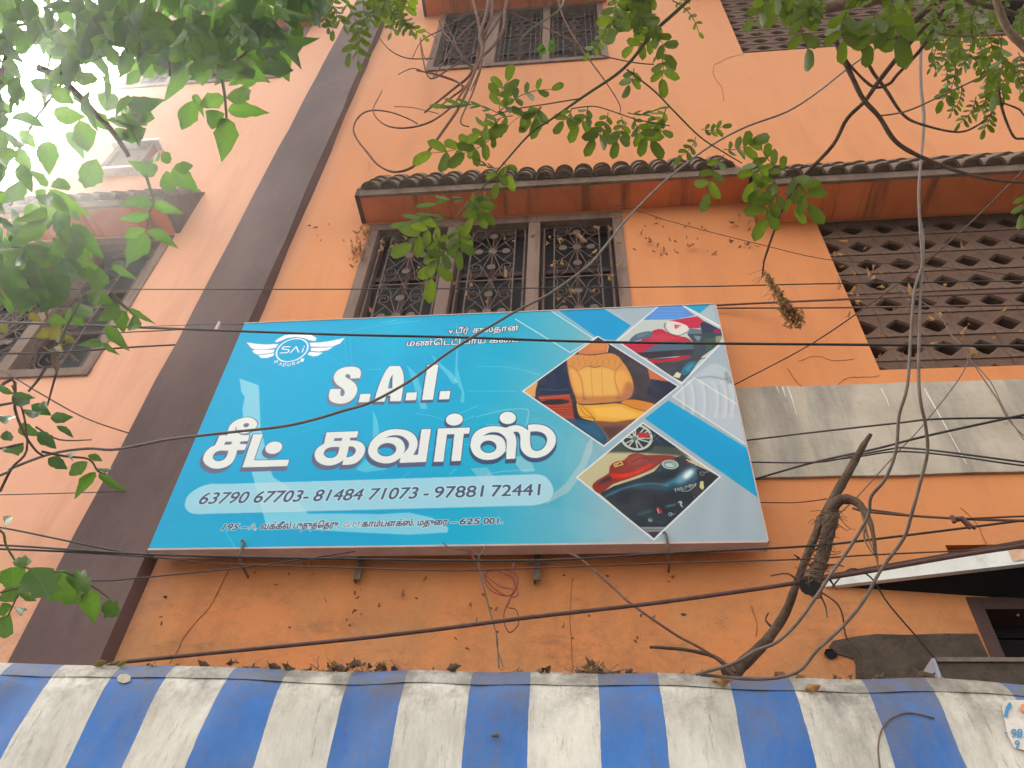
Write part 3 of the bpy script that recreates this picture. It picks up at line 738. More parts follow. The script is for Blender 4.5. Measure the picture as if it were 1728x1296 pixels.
# faded second seat at the right
ff = B8([(385, 72), (430, 60), (640, 100), (700, 260), (770, 555), (232, 205)])
poly(ff, (182, 190, 198), .8)
for x in (300, 370, 450, 540, 600, 650):
    stroke(B8([(x-30, 100), (x, 150), (x+8, 260), (x-5, 350)]), 16, (205, 208, 208) if x != 600 else (220, 205, 200), .5, 4, 5)
    stroke(B8([(x+10, 120), (x+25, 220), (x+22, 320)]), 5, (135, 145, 158), .45, 2, 5)
poly(B7([(1080, 960), (1180, 860), (1330, 780), (1480, 840), (1540, 930), (1480, 1010), (1300, 950)]), (196, 202, 204), .5, 5, 4)
stroke(B7([(1100, 960), (1300, 940), (1470, 970), (1560, 930)]), 14, (120, 130, 142), .55, 4, 5)
stroke(B7([(1480, 890), (1500, 1010), (1540, 990)]), 18, (100, 110, 120), .5, 4, 4)
stroke(B8([(690, 262), (385, 72), (232, 205), (764, 552)]), 6, (225, 224, 220), .9)
poly(B8([(200, 232), (740, 560), (775, 600), (845, 925), (35, 360)]), (0, 148, 200))
poly(B8([(200, 232), (740, 560), (775, 600), (800, 640), (230, 300)]), (40, 165, 214), .3, 3)
for x in range(6):
    stroke(E8([(720+x*100, 1180), (860+x*70, 1000), (900+x*60, 900)]), 60, (180, 188, 190) if x % 2 else (140, 158, 168), .22, 20)

def picture(corner, fn, border=(216, 218, 220)):
    global clip
    P = S(corner); mk = mask([P]); x0, y0, m = mk
    clip = np.zeros((CH, CW), np.float32); clip[y0:y0+m.shape[0], x0:x0+m.shape[1]] = m
    fn(); clip = None
    stroke(list(corner)+[corner[0]], 8, border)
def pic_seat():
    k = B5
    poly(k([(0, 0), (1728, 0), (1728, 1192), (0, 1192)]), (48, 42, 50))
    poly(k([(880, 60), (1000, 200), (1120, 400), (1180, 650), (1400, 720), (1640, 548)]), (58, 46, 54))
    poly(k([(1370, 470), (1640, 545), (1480, 680), (1300, 640)]), (34, 38, 62), .9, 4)
    poly(k([(1325, 355), (1560, 500), (1350, 472)]), (192, 108, 78))
    poly(k([(520, 285), (250, 480), (210, 560), (215, 660), (560, 620), (520, 500)]), (24, 38, 66))
    stroke(k([(240, 575), (400, 585), (520, 575)]), 8, (70, 84, 110), .7, 2, 4)
    poly(k([(70, 598), (225, 497), (215, 560), (200, 665)]), (214, 160, 104)); stroke(k([(245, 490), (215, 570), (205, 670)]), 9, (26, 26, 40), 1, 0, 4)
    poly(k([(225, 645), (545, 625), (575, 740), (600, 880), (480, 880), (320, 780)]), (168, 72, 52))
    for y in (650, 680, 760, 790, 815, 840): stroke(k([(230, y), (400, y-3), (575, y-8)]), 4, (104, 34, 34), .8)
    stroke(k([(235, 665), (540, 640)]), 7, (222, 104, 78), .7, 2)
    poly(k(ell(395, 705, 150, 26, -2)), (30, 22, 36)); poly(k([(590, 870), (570, 720), (560, 640), (600, 640), (640, 880)]), (40, 32, 46))
    seat = k([(515, 265), (560, 235), (640, 228), (800, 232), (950, 215), (1030, 245), (1075, 300), (1120, 360), (1165, 450), (1185, 530), (1180, 600), (1150, 660), (1060, 695), (900, 710), (650, 722), (600, 650), (560, 540), (528, 400)])
    poly(seat, (206, 142, 84), 1, 0, 5)
    poly(k([(640, 380), (850, 350), (1000, 400), (1030, 560), (1000, 640), (700, 640), (650, 480)]), (222, 172, 98), .9, 12, 4)
    poly(k([(1010, 400), (1110, 400), (1160, 520), (1110, 620), (1050, 600), (1000, 500)]), (226, 168, 92), .7, 10, 4)
    poly(k([(545, 380), (620, 400), (660, 520), (670, 620), (600, 600)]), (228, 172, 98), .7, 8, 4)
    poly(k([(1120, 500), (1190, 560), (1150, 670), (1000, 700), (1060, 640)]), (150, 88, 72), .6, 8, 4)
    poly(k([(600, 650), (1060, 640), (1060, 700), (640, 720)]), (176, 112, 68), .6, 6)
    for q in range(9): 
        stroke(k([(560+q*60, 240), (500+q*60+90, 350)]), 2.5, (160, 102, 62), .5); stroke(k([(560+q*60, 345), (640+q*55, 240)]), 2.5, (160, 102, 62), .5)
    for s_ in ([(520, 330), (600, 375), (655, 460), (675, 560), (685, 675)], [(1075, 318), (1010, 385), (1000, 480), (1025, 580), (1050, 670)], [(610, 375), (640, 382), (715, 345), (870, 345), (1000, 380)], [(515, 290), (530, 400), (560, 540), (605, 650), (640, 720), (900, 712), (1060, 692)]):
        stroke(k(s_), 4.5, (132, 80, 50), .55, 1, 5)
    for x in (760, 865): stroke(k([(x, 360), (x+5, 520), (x+20, 690)]), 3, (176, 118, 66), .6, 0, 4)
    stroke(k([(745, 348), (800, 358), (850, 348)]), 5, (90, 70, 60)); poly(k(ell(695, 672, 20, 8)), (150, 90, 60)); poly(k(ell(1025, 662, 14, 8)), (150, 90, 60))
    poly(k([(635, 205), (690, 140), (765, 95), (905, 95), (930, 130), (925, 195), (860, 218), (660, 228)]), (198, 124, 82), 1, 0, 4)
    stroke(k([(925, 110), (935, 150), (920, 205)]), 4, (220, 200, 160)); stroke(k([(640, 220), (740, 232), (900, 215)]), 6, (100, 54, 40), .9, 1, 4)
    poly(k([(755, 100), (900, 100), (900, 180), (760, 200)]), (212, 140, 92), .5, 6)
    cu = k([(615, 718), (665, 735), (850, 730), (1050, 722), (1310, 800), (1230, 900), (1100, 960), (800, 900), (650, 850)]); poly(cu, (220, 162, 74), 1, 0, 4)
    poly(k([(760, 760), (1050, 750), (1250, 830), (1150, 880), (820, 850)]), (236, 186, 98), .7, 8)
    stroke(k([(665, 738), (760, 830), (795, 900)]), 4, (140, 90, 50), .8, 0, 4); stroke(k([(640, 740), (700, 830), (790, 858)]), 4, (140, 90, 50), .7, 0, 4)
    stroke(k([(650, 850), (800, 868), (790, 900)]), 4, (120, 74, 44), .8)
    poly(k([(1060, 712), (1140, 680), (1260, 690), (1410, 735), (1310, 800), (1180, 770)]), (204, 132, 66), 1, 0, 3); stroke(k([(1055, 715), (1200, 770), (1320, 800)]), 4, (120, 70, 40), .8)
    poly(k([(790, 890), (1000, 905), (1230, 870), (1000, 1060), (900, 1110)]), (126, 78, 54), 1, 3); poly(k([(860, 960), (1120, 940), (960, 1080)]), (72, 46, 50), .8, 8)
    poly(k([(490, 862), (640, 885), (800, 905), (870, 980), (925, 1070), (888, 1135)]), (34, 76, 106)); poly(k([(640, 940), (780, 920), (880, 1030), (860, 1090)]), (52, 98, 124), .6, 8)
    stroke(k([(780, 905), (870, 980), (930, 1080)]), 5, (90, 126, 140), .6, 2, 4)
def pic_bike():
    k = B7
    poly(k([(0, 0), (1728, 0), (1728, 1152), (0, 1152)]), (186, 192, 188))
    poly(k([(690, 40), (890, 40), (1100, 195), (860, 245), (470, 250)]), (92, 140, 208)); 
    for y in (110, 150, 190, 225): stroke(k([(560, y), (760, y-8), (980, y)]), 5, (140, 178, 226), .6, 2, 4)
    poly(k([(590, 380), (700, 362), (760, 400), (900, 445), (1000, 465), (1075, 520), (1060, 545), (700, 545), (600, 590), (500, 645), (370, 650), (180, 545), (300, 510), (440, 500)]), (182, 56, 76), 1, 0, 2)
    poly(k([(560, 420), (760, 420), (940, 480), (700, 510), (540, 500)]), (204, 84, 100), .5, 8)
    poly(k([(305, 495), (380, 425), (500, 392), (572, 392), (582, 450), (440, 490), (330, 512)]), (78, 100, 118), 1, 0, 2); poly(k([(380, 440), (500, 405), (560, 410), (420, 470)]), (110, 134, 150), .6, 5)
    poly(k([(508, 622), (600, 570), (740, 540), (1070, 535), (1090, 580), (1010, 645), (500, 645)]), (72, 98, 114), 1, 0, 2)
    poly(k([(365, 650), (1060, 605), (1200, 640), (1060, 700), (900, 690), (540, 725), (480, 705)]), (48, 42, 52)); 
    poly(k([(520, 728), (1060, 690), (1200, 680), (1140, 760), (960, 1010), (800, 930)]), (56, 58, 66))
    poly(k([(510, 728), (700, 735), (960, 685), (1068, 676), (900, 740), (720, 765), (590, 775)]), (178, 50, 62)); stroke(k([(830, 765), (1060, 700)]), 4, (190, 60, 70))
    poly(k([(780, 262), (940, 235), (1130, 205), (1225, 275), (1160, 305), (1165, 352), (1020, 352), (900, 300)]), (188, 60, 82))
    poly(k([(1160, 290), (1220, 268), (1445, 385), (1400, 440), (1180, 425), (1170, 350)]), (46, 48, 72)); poly(k([(1310, 390), (1360, 360), (1420, 385), (1370, 430)]), (160, 30, 92), .9, 2)
    poly(k([(1030, 400), (1440, 410), (1390, 540), (1320, 600), (1200, 685), (1080, 690), (1080, 520), (1010, 430)]), (54, 64, 74)); poly(k([(1040, 350), (1180, 370), (1180, 420), (1000, 420)]), (96, 114, 126))
    poly(k([(1210, 480), (1360, 460), (1320, 580), (1240, 640)]), (62, 92, 78), .8, 4); poly(k([(1350, 450), (1440, 440), (1390, 540), (1350, 520)]), (142, 146, 110), .9, 2)
    poly(k([(1080, 440), (1180, 450), (1140, 520)]), (150, 170, 180), .7, 4)
    poly(k([(770, 270), (880, 275), (1015, 330), (985, 395), (900, 432), (800, 400), (760, 350)]), (214, 206, 198), 1, 0, 3); stroke(k([(740, 290), (730, 340), (800, 420), (900, 440), (1000, 400)]), 5, (60, 60, 70), .8, 0, 4)
    poly(k([(850, 308), (935, 312), (868, 362), (855, 345)]), (202, 60, 74)); stroke(k([(870, 335), (915, 318)]), 4, (214, 206, 198))
    poly(k([(940, 850), (1000, 780), (1080, 748), (1122, 775), (1060, 870), (970, 925), (930, 890)]), (46, 108, 134), 1, 0, 2); poly(k([(980, 840), (1060, 780), (1090, 790), (1010, 880)]), (100, 152, 170), .6, 4)
    poly(k([(830, 940), (880, 880), (935, 905), (910, 958)]), (206, 204, 176)); poly(k([(1120, 770), (1290, 712), (1230, 770), (1160, 805)]), (176, 184, 180)); stroke(k([(1110, 750), (1200, 718), (1300, 712)]), 6, (50, 70, 84), .8, 0, 3)
def pic_tank():
    k = B6
    poly(k([(0, 0), (1591, 0), (1591, 1296), (0, 1296)]), (188, 178, 142))
    poly(k([(735, 60), (1200, 420), (1000, 398), (700, 375), (400, 372), (300, 400)]), (64, 72, 62), 1, 6)
    poly(k([(735, 60), (1100, 330), (830, 300), (800, 220)]), (30, 44, 56), 1, 4); poly(k([(480, 340), (620, 355), (560, 300)]), (60, 76, 70), .8, 4)
    poly(k(ell(690, 250, 175, 125, 8)), (34, 44, 50)); poly(k(ell(672, 225, 150, 122, 8)), (40, 46, 52))
    stroke(k(ell(672, 222, 150, 120, 8)), 13, (190, 194, 184), 1)
    for an in range(0, 360, 60):
        for d in (-10, 10): stroke(k([(660, 232), (672+142*math.cos(math.radians(an+d+15)), 222+114*math.sin(math.radians(an+d+15)))]), 8, (184, 188, 178))
    poly(k(ell(655, 235, 26, 22)), (92, 112, 112)); poly(k([(680, 172), (798, 180), (790, 232), (692, 222)]), (176, 62, 60)); 
    for q in range(26): poly(k(ell(random.uniform(800, 980), random.uniform(160, 270), random.uniform(2, 8), 4)), random.choice([(150, 160, 170), (60, 90, 120), (90, 70, 80)]))
    poly(k([(305, 780), (450, 705), (700, 625), (850, 560), (920, 478), (1050, 445), (1200, 470), (1400, 560), (1500, 615), (850, 1215), (700, 1120)]), (30, 40, 50))
    poly(k([(330, 800), (500, 725), (700, 680), (900, 690), (1100, 620), (1200, 560), (1280, 560), (1270, 650), (1100, 730), (900, 760), (600, 730), (420, 800)]), (34, 78, 98), .7, 10)
    stroke(k([(360, 812), (500, 745), (700, 690), (860, 682), (980, 700)]), 8, (84, 132, 150), .75, 3, 4)
    poly(k([(540, 740), (900, 740), (1000, 830), (900, 900), (600, 900), (480, 820)]), (36, 36, 48), .8, 10)
    poly(k(ell(1165, 600, 125, 48, -38)), (140, 182, 200), .85, 12); poly(k(ell(1185, 590, 60, 28, -40)), (232, 238, 238), .95, 7); poly(k(ell(1040, 660, 110, 22, -22)), (80, 150, 170), .6, 8)
    stroke(k([(1210, 490), (1270, 530), (1280, 600), (1230, 660)]), 6, (70, 98, 116), .8, 2, 4)
    poly(k([(230, 712), (285, 645), (395, 580), (405, 510), (470, 462), (550, 448), (600, 398), (680, 378), (770, 398), (950, 398), (1090, 420), (1210, 480), (1120, 470), (1050, 450), (930, 468), (830, 540), (600, 632), (430, 690), (310, 785)]), (134, 52, 44), 1, 0, 2)
    poly(k([(285, 690), (330, 640), (420, 600), (430, 640), (360, 660)]), (48, 40, 46)); stroke(k([(290, 700), (420, 650), (640, 580), (830, 500)]), 5, (90, 30, 30), .8, 0, 4)
    poly(k([(410, 575), (520, 582), (650, 555), (815, 478), (825, 515), (700, 580), (560, 628), (435, 632)]), (196, 56, 46), 1, 0, 2); poly(k([(470, 600), (640, 580), (800, 505), (690, 575), (560, 615)]), (228, 96, 78), .6, 4)
    poly(k([(560, 450), (610, 405), (690, 390), (740, 420), (700, 480), (600, 500)]), (158, 70, 58), .8, 5); stroke(k([(620, 470), (720, 425), (800, 440), (810, 480)]), 5, (88, 32, 32), .8, 0, 4)
    stroke(k([(450, 490), (520, 462), (536, 490), (460, 514), (450, 490)]), 6, (206, 186, 116)); stroke(k([(470, 500), (500, 470)]), 4, (206, 186, 116))
    poly(k(ell(1007, 492, 84, 46, 5)), (176, 192, 186)); stroke(k(ell(1007, 492, 60, 32, 5)), 5, (84, 110, 108)); stroke(k([(950, 480), (1010, 470), (1050, 500)]), 5, (90, 116, 112)); poly(k([(860, 540), (930, 520), (910, 580)]), (40, 66, 74), .8, 3)
    poly(k([(1040, 430), (1130, 400), (1220, 450), (1150, 480), (1080, 470)]), (40, 40, 44)); stroke(k([(1170, 445), (1215, 462)]), 6, (206, 208, 206)); stroke(k([(1245, 465), (1270, 475), (1262, 500)]), 5, (180, 190, 196), .9)
    poly(k([(1270, 540), (1480, 610), (1350, 760), (1290, 740)]), (24, 28, 34)); stroke(k(ell(1325, 582, 20, 18)), 4, (120, 130, 130)); stroke(k([(1350, 570), (1390, 562)]), 4, (140, 150, 150))
    poly(k([(1305, 660), (1335, 655), (1345, 720), (1330, 745), (1298, 720)]), (206, 196, 140)); poly(k(ell(1245, 815, 8, 8)), (170, 180, 180)); poly(k([(1210, 760), (1300, 740), (1330, 760), (1240, 830)]), (60, 44, 50), .8, 3)
    stroke(k([(1090, 870), (1108, 858), (1122, 870), (1108, 885), (1128, 912)]), 6, (190, 198, 200)); stroke(k(ell(810, 1042, 15, 13)), 5, (176, 184, 188)); stroke(k(ell(1008, 985, 16, 14)), 5, (150, 160, 166)); stroke(k([(1030, 988), (1055, 982)]), 4, (120, 140, 150))
    poly(k([(870, 930), (888, 910), (930, 955), (925, 985), (900, 978)]), (170, 52, 56)); stroke(k([(878, 935), (895, 975)]), 4, (210, 200, 200))
    poly(k([(660, 990), (820, 940), (830, 960), (700, 1000)]), (60, 112, 122), .7, 5); poly(k([(960, 905), (1070, 880), (1060, 895), (970, 918)]), (110, 156, 166), .8, 4)
    for q in range(30): poly(k(ell(random.uniform(600, 1100), random.uniform(950, 1100), random.uniform(3, 14), 5, random.uniform(-40, 40))), random.choice([(44, 66, 84), (26, 34, 44), (58, 84, 100)]), .7, 2)
    poly(k([(700, 1110), (1000, 1110), (900, 1160), (780, 1165)]), (92, 98, 104))
    for y in (1118, 1130, 1150): stroke(k([(720, y), (980, y)]), 3, (160, 164, 168))
    poly(k([(780, 1168), (900, 1168), (845, 1225)]), (44, 40, 48))

picture([(1041, 575), (1118, 511), (1143, 510), (1221, 555), (1224, 572), (1150, 647)], pic_bike)
picture(E8([(430, 178), (848, 438), (460, 748), (38, 463)]), pic_seat)
picture(B6([(735, 80), (1503, 612), (845, 1238), (78, 620)]), pic_tank)
stroke([(1121, 509), (1143, 510), (1226, 556)], 7, (218, 220, 222))

# --- lettering
fcache = {}
def glyphs(s, bold=0.0, shear=0.0):
    key = (s, bold, shear)
    if key in fcache: return fcache[key]
    cu = bpy.data.curves.new('tmp', 'FONT'); cu.body = s; cu.size = 1; cu.offset = bold; cu.shear = 0
    ob = bpy.data.objects.new('tmp', cu); COL.objects.link(ob)
    dg = bpy.context.evaluated_depsgraph_get(); ob2 = ob.evaluated_get(dg)
    c2 = ob2.to_curve(dg, apply_modifiers=False); polys = []
    for sp in c2.splines:
        bp = sp.bezier_points; n = len(bp); out = []
        if n == 0:
            out = [(p.co[0], p.co[1]) for p in sp.points]
        for i in range(n):
            a, b = bp[i], bp[(i+1) % n]
            for k in range(5):
                t = k/5; q = a.co*(1-t)**3+a.handle_right*3*t*(1-t)**2+b.handle_left*3*t*t*(1-t)+b.co*t**3
                out.append((q.x+shear*q.y, q.y))
        if len(out) > 2: polys.append(np.array(out))
    ob2.to_curve_clear(); bpy.data.objects.remove(ob); bpy.data.curves.remove(cu)
    fcache[key] = polys; return polys
def text_mask(s, p0, p1, cap, shear=.0, bold=0.0, ref=None):
    """write s from photo point p0 (left end of the baseline) to p1, capital height cap photo pixels"""
    P = glyphs(s, bold, shear)
    al = np.concatenate(P); x0, x1 = al[:, 0].min(), al[:, 0].max()
    h = np.concatenate(glyphs(ref or 'H', bold, 0))[:, 1].max()
    a, b = S([p0])[0], S([p1])[0]; up = (S([p0])[0]-S([(p0[0], p0[1]-cap)])[0])[1]
    ex = (b-a)/(x1-x0); out = []
    for q in P:
        r = (q-[x0, 0]); out.append(a+r[:, :1]*ex+np.stack([r[:, 1]*0, -r[:, 1]*up/h], 1))
    return mask(out)
def write(s, p0, p1, cap, col, halo=None, hw=2, fat=0, **k):
    m = text_mask(s, p0, p1, cap, **k)
    if m is None: return
    if fat: m = safe(dil(m, fat))
    if halo: paint(safe(dil(m, hw)), halo)
    paint(m, col)
# telephone panel
pill = [(p.x, p.y) for p in smooth([V((x, y, 0)) for x, y in ((351, 817), (400, 815.5), (650, 808), (870, 801), (908, 800.2), (925, 808), (934, 827), (926, 844), (903, 852), (860, 853.5), (620, 860), (380, 866), (333, 867), (317, 862), (312, 850), (321, 832))], 8, True)]
paint(mask([S(pill)]), (182, 216, 230), .86)
NUM = (66, 84, 112)
bl = lambda x: 850.2-.0263*(x-334.6)
for s_, a, b in (('63790', 334.6, 416.5), ('67703-', 427, 519), ('81484', 528, 610.5), ('71073', 622, 704), ('-', 714, 722.5), ('97881', 732.5, 815.5), ('72441', 829.5, 912)):
    write(s_, (a, bl(a)), (b, bl(b)), 18.6 if s_ != '-' else 18.6, NUM, (205, 226, 236), 4, fat=1, shear=.16 if a < 720 else .06, bold=.045)
ADR = (72, 74, 96); HAL = (214, 228, 236); ab = lambda x: 894.2-.0245*(x-373)
for s_, a, b, c, bo, shr in (('195', 374, 401, 10, .03, .2), ('–', 405.5, 416.5, 9, .02, 0), ('A,', 419, 433, 9.6, .0, .1), ('வக்கீல்', 439, 489.4, 10, .02, .12), ('புதுத்ெதரு.', 494.5, 571, 10, .02, .12), ('G.M.', 578.5, 609, 9.4, .0, .1),
                    ('காம்ப்ளக்ஸ்.', 610.5, 698.5, 9.6, .02, .08), ('மதுைர', 704.5, 755, 9.4, .02, .08), ('–', 760, 770, 9, .02, 0), ('625', 775.5, 809, 9.4, .035, .05), ('001.', 816, 848, 9.4, .035, .05)):
    write(s_, (a, ab(a)), (b, ab(b)), c, ADR if s_ not in ('G.M.', 'A,') else (110, 124, 140), HAL, 3, fat=1 if s_ not in ('G.M.', 'A,') else 0, bold=bo*1.6, shear=shr)
for s_, p0, p1, c in (('v.பீர்', (756.5, 562.8), (791, 561.6), 8.6), ('சுல்தான்', (797.5, 561.4), (875.5, 557.5), 8.8), ('மண்ெடடி', (686, 583.8), (776, 581.3), 9.0), ('பாய்', (783, 580.6), (819, 578.8), 9.0), ('கைட', (826, 578.6), (875.5, 576.8), 9.0)):
    write(s_, p0, p1, c, (222, 228, 228), (52, 70, 96), 4, fat=1, bold=.016)
# big letters, traced contours
def contour(k, pts, sm=3): return S([(p.x, p.y) for p in smooth([V((x, y, 0)) for x, y in k(pts)], sm, True)])
def corners(k, pts): return S(k(pts))
def mixed(k, pts, sharp):                     # smooth everywhere except at the listed indices
    pts = k(pts); n = len(pts); out = []; idx = sorted(sharp)
    for a, b in zip(idx, idx[1:]+[idx[0]+n]):
        seg = [V((*pts[i % n], 0)) for i in range(a, b+1)]
        out += [(p.x, p.y) for p in (smooth(seg, 4)[:-1] if len(seg) > 2 else seg[:-1])]
    return S(out)
def letter(polys, dx, dy, col=(226, 230, 228), ext=(84, 92, 122), ow=4):
    m = mask(polys, True); paint(safe(dil(m, ow, dx, dy)), ext); paint(m, col)
k1 = crop(335, 695, 10.8); k2 = crop(520, 705, 10.8); k3 = crop(620, 705, 10.8); k4_ = crop(720, 690, 11.78); k5_ = crop(790, 680, 10.8); k6_ = crop(545, 605, 7.513)
EX = lambda s: int(round(s))
q = px1(600, 760)
letter([contour(k1, ell(1372, 650, 158, 110, -16, 20), 2)], EX(-2*q), EX(8*q), ext=(104, 104, 132))
letter([corners(k1, [(1000, 405), (1175, 405), (1010, 880), (1655, 865), (1620, 985), (800, 1010)])], EX(-1*q), EX(8*q), ext=(104, 104, 132))
body = mixed(k1, [(380, 430), (540, 415), (930, 420), (905, 530), (770, 537), (750, 580), (882, 583), (845, 690), (705, 697), (685, 780), (655, 860), (600, 935), (500, 1000), (380, 1030), (260, 1025), (150, 970), (90, 890), (90, 820), (130, 730), (210, 650), (300, 605), (345, 520)], [0, 1, 2, 3, 4, 5, 6, 7, 8, 20, 21])
letter([body, corners(k1, [(490, 545), (610, 540), (595, 590), (470, 597)]), mixed(k1, [(545, 705), (520, 790), (470, 860), (390, 895), (310, 885), (265, 840), (275, 780), (320, 730), (400, 705)], [0])], EX(-2*q), EX(8*q), ext=(104, 104, 132))
bl_ = k1([(525, 415), (545, 300), (600, 215), (690, 150), (800, 110), (900, 95), (1000, 120), (1065, 185), (1070, 240), (1035, 300), (960, 365), (870, 395), (780, 400), (740, 430), (540, 440)])
m_ = mask([S([(p.x, p.y) for p in smooth([V((x, y, 0)) for x, y in bl_], 3, True)])]); paint(safe(dil(m_, 4)), (104, 104, 132)); paint(m_, (226, 230, 228))
poly(k1([(545, 400), (930, 425), (900, 500), (400, 500), (420, 440), (540, 435)]), (226, 230, 228)); poly(k1(ell(870, 240, 52, 36, -15)), (104, 104, 132)); stroke(k1([(685, 280), (690, 345), (730, 380), (800, 400), (880, 392), (960, 355)]), 4.5, (104, 104, 132), 1, 0, 4)
letter([mixed(k2, [(335, 262), (920, 240), (890, 355), (770, 362), (762, 408), (880, 415), (965, 445), (1020, 500), (1040, 570), (1020, 660), (960, 750), (870, 820), (760, 850), (620, 855), (640, 770), (560, 820), (450, 860), (330, 865), (220, 830), (150, 770), (120, 690), (130, 610), (185, 535), (290, 470)], [0, 1, 2, 3, 4, 13, 14, 23]),
        corners(k2, [(480, 372), (620, 365), (610, 415), (470, 420)]), mixed(k2, [(570, 530), (550, 630), (500, 700), (420, 730), (340, 715), (290, 670), (295, 610), (350, 555), (440, 530)], [0]),
        mixed(k2, [(745, 520), (820, 525), (865, 570), (865, 620), (820, 680), (760, 708), (700, 718)], [0, 6])], EX(-1.5*q), EX(8*q), ext=(98, 100, 130))
letter([mixed(k3, [(985, 205), (1160, 200), (1070, 800), (585, 820), (600, 725), (510, 790), (400, 825), (280, 825), (160, 790), (70, 730), (20, 650), (15, 570), (50, 460), (130, 360), (250, 270), (400, 215), (550, 203), (700, 220), (810, 270), (880, 340), (915, 430), (912, 510), (885, 590), (835, 670), (920, 670)], [0, 1, 2, 3, 4, 23, 24]),
        mixed(k3, [(320, 365), (420, 325), (520, 315), (620, 330), (700, 380), (750, 440), (755, 510), (720, 580), (650, 655), (680, 600), (685, 530), (660, 450), (610, 390), (530, 355), (420, 350)], [0, 8]), contour(k3, ell(355, 578, 172, 120, -8, 20), 2)], EX(-1.5*q), EX(8*q), ext=(84, 92, 124))
letter([contour(k4_, ell(552, 208, 170, 120, -5, 20), 2)], EX(-1*q), EX(6*q), ext=(72, 84, 118))
letter([corners(k4_, [(225, 385), (865, 365), (845, 490), (738, 492), (680, 1030), (490, 1035), (550, 500), (405, 505), (335, 1045), (140, 1050)])], EX(-1*q), EX(7.5*q), ext=(72, 84, 118))
letter([contour(k5_, ell(722, 270, 150, 113, 0, 20), 2)], 0, EX(6*q), ext=(60, 78, 112))
letter([mixed(k5_, [(1090, 395), (1200, 385), (1330, 395), (1440, 430), (1530, 500), (1590, 590), (1600, 680), (1580, 770), (1520, 860), (1430, 940), (1320, 985), (1220, 1000), (1110, 980), (1020, 920), (965, 840), (950, 760), (950, 620), (935, 560), (900, 525), (820, 525), (860, 590), (880, 680), (880, 760), (858, 1015), (692, 1020), (695, 850), (670, 890), (600, 960), (500, 1015), (370, 1035), (240, 1020), (130, 960), (70, 880), (42, 790), (45, 720), (70, 620), (130, 530), (230, 465), (350, 430), (480, 418), (600, 430), (690, 448), (780, 415), (880, 400), (980, 425), (1050, 465), (1090, 495)], [0, 19, 23, 24, 25, 41, 46]),
        mixed(k5_, [(268, 600), (370, 545), (470, 530), (570, 545), (650, 600), (695, 670), (702, 760), (695, 850), (680, 850), (685, 770), (665, 690), (620, 630), (540, 590), (440, 575), (350, 580)], [0, 7, 8]),
        contour(k5_, ell(370, 795, 146, 112, 0, 20), 2), mixed(k5_, [(1135, 520), (1260, 515), (1370, 550), (1430, 620), (1435, 700), (1400, 780), (1330, 850), (1240, 870), (1170, 840), (1140, 770), (1130, 640)], [0])], 0, EX(7.5*q), ext=(60, 78, 112))
EXS = ((124, 120, 142), (112, 112, 138), (96, 100, 128), (84, 96, 126), (78, 90, 122), (70, 88, 120))
for i, L_ in enumerate(([mixed(k6_, [(345, 255), (470, 247), (482, 190), (470, 140), (430, 112), (350, 102), (250, 117), (175, 160), (140, 220), (142, 275), (180, 330), (250, 380), (275, 420), (265, 465), (235, 475), (220, 450), (228, 385), (95, 385), (75, 460), (85, 520), (130, 555), (220, 572), (310, 555), (380, 510), (425, 440), (435, 380), (410, 320), (350, 270), (290, 235), (290, 205), (320, 198), (345, 215)], [0, 1, 16, 17])],
                     [corners(k6_, [(475, 448), (607, 445), (585, 550), (450, 555)])],
                     [mixed(k6_, [(845, 95), (975, 92), (1010, 160), (1025, 250), (1020, 350), (990, 540), (850, 540), (855, 468), (805, 468), (780, 545), (650, 548), (680, 430), (730, 290), (790, 165)], [0, 1, 5, 6, 7, 8, 9, 10]), corners(k6_, [(883, 200), (878, 375), (825, 378), (850, 260)])],
                     [corners(k6_, [(1060, 430), (1195, 425), (1180, 525), (1045, 530)])], [corners(k6_, [(1325, 80), (1465, 75), (1395, 520), (1255, 525)])], [corners(k6_, [(1485, 412), (1618, 408), (1600, 515), (1470, 518)])])):
    letter(L_, EX(-1*q), EX(5.5*q), ext=EXS[i])
# winged badge
k7 = crop(405, 545, 9.6); OW, WH = (150, 170, 205), (246, 247, 250)
for s_ in ([(110, 315), (250, 338), (400, 348), (620, 342), (580, 400), (420, 425), (250, 430), (180, 400)], [(200, 440), (400, 435), (562, 432), (540, 475), (420, 495), (270, 508), (222, 480)], [(300, 520), (450, 505), (548, 488), (540, 530), (440, 565), (340, 565)],
           [(1135, 320), (1300, 315), (1450, 295), (1692, 245), (1620, 330), (1500, 378), (1300, 385), (1145, 380)], [(1150, 402), (1350, 400), (1505, 388), (1420, 440), (1280, 462), (1148, 450)], [(1130, 470), (1340, 480), (1260, 530), (1180, 540), (1095, 510)],
           [(570, 300), (610, 260), (720, 200), (800, 190), (1000, 185), (1150, 190), (1240, 245), (1220, 290), (1130, 280), (1040, 245), (900, 225), (760, 245), (660, 290), (580, 312)]):
    m_ = mask([S(k7(s_))]); paint(safe(dil(m_, 4)), OW, .8); paint(m_, WH)
rg = k7(ell(845, 440, 266, 170, -22, 40)); stroke(rg+[rg[0]], 14, OW, .8); stroke(rg+[rg[0]], 7, WH)
for s_ in ([(812, 385), (705, 385), (685, 412), (700, 425), (780, 430), (795, 448), (770, 478), (650, 487)], [(820, 480), (912, 382), (950, 472)], [(1030, 415), (1005, 472)], [(1042, 378), (1038, 386)]):
    stroke(k7(s_), 12, OW, .8); stroke(k7(s_), 6.5, WH)
for ch, x, y in zip('MADURAI', (548, 622, 690, 762, 838, 908, 975), (652, 686, 700, 698, 682, 658, 625)):
    a, b = k7([(x, y+4), (x+52, y-2)]); write(ch, a, b, 5.0, WH, OW, 2, bold=.01)
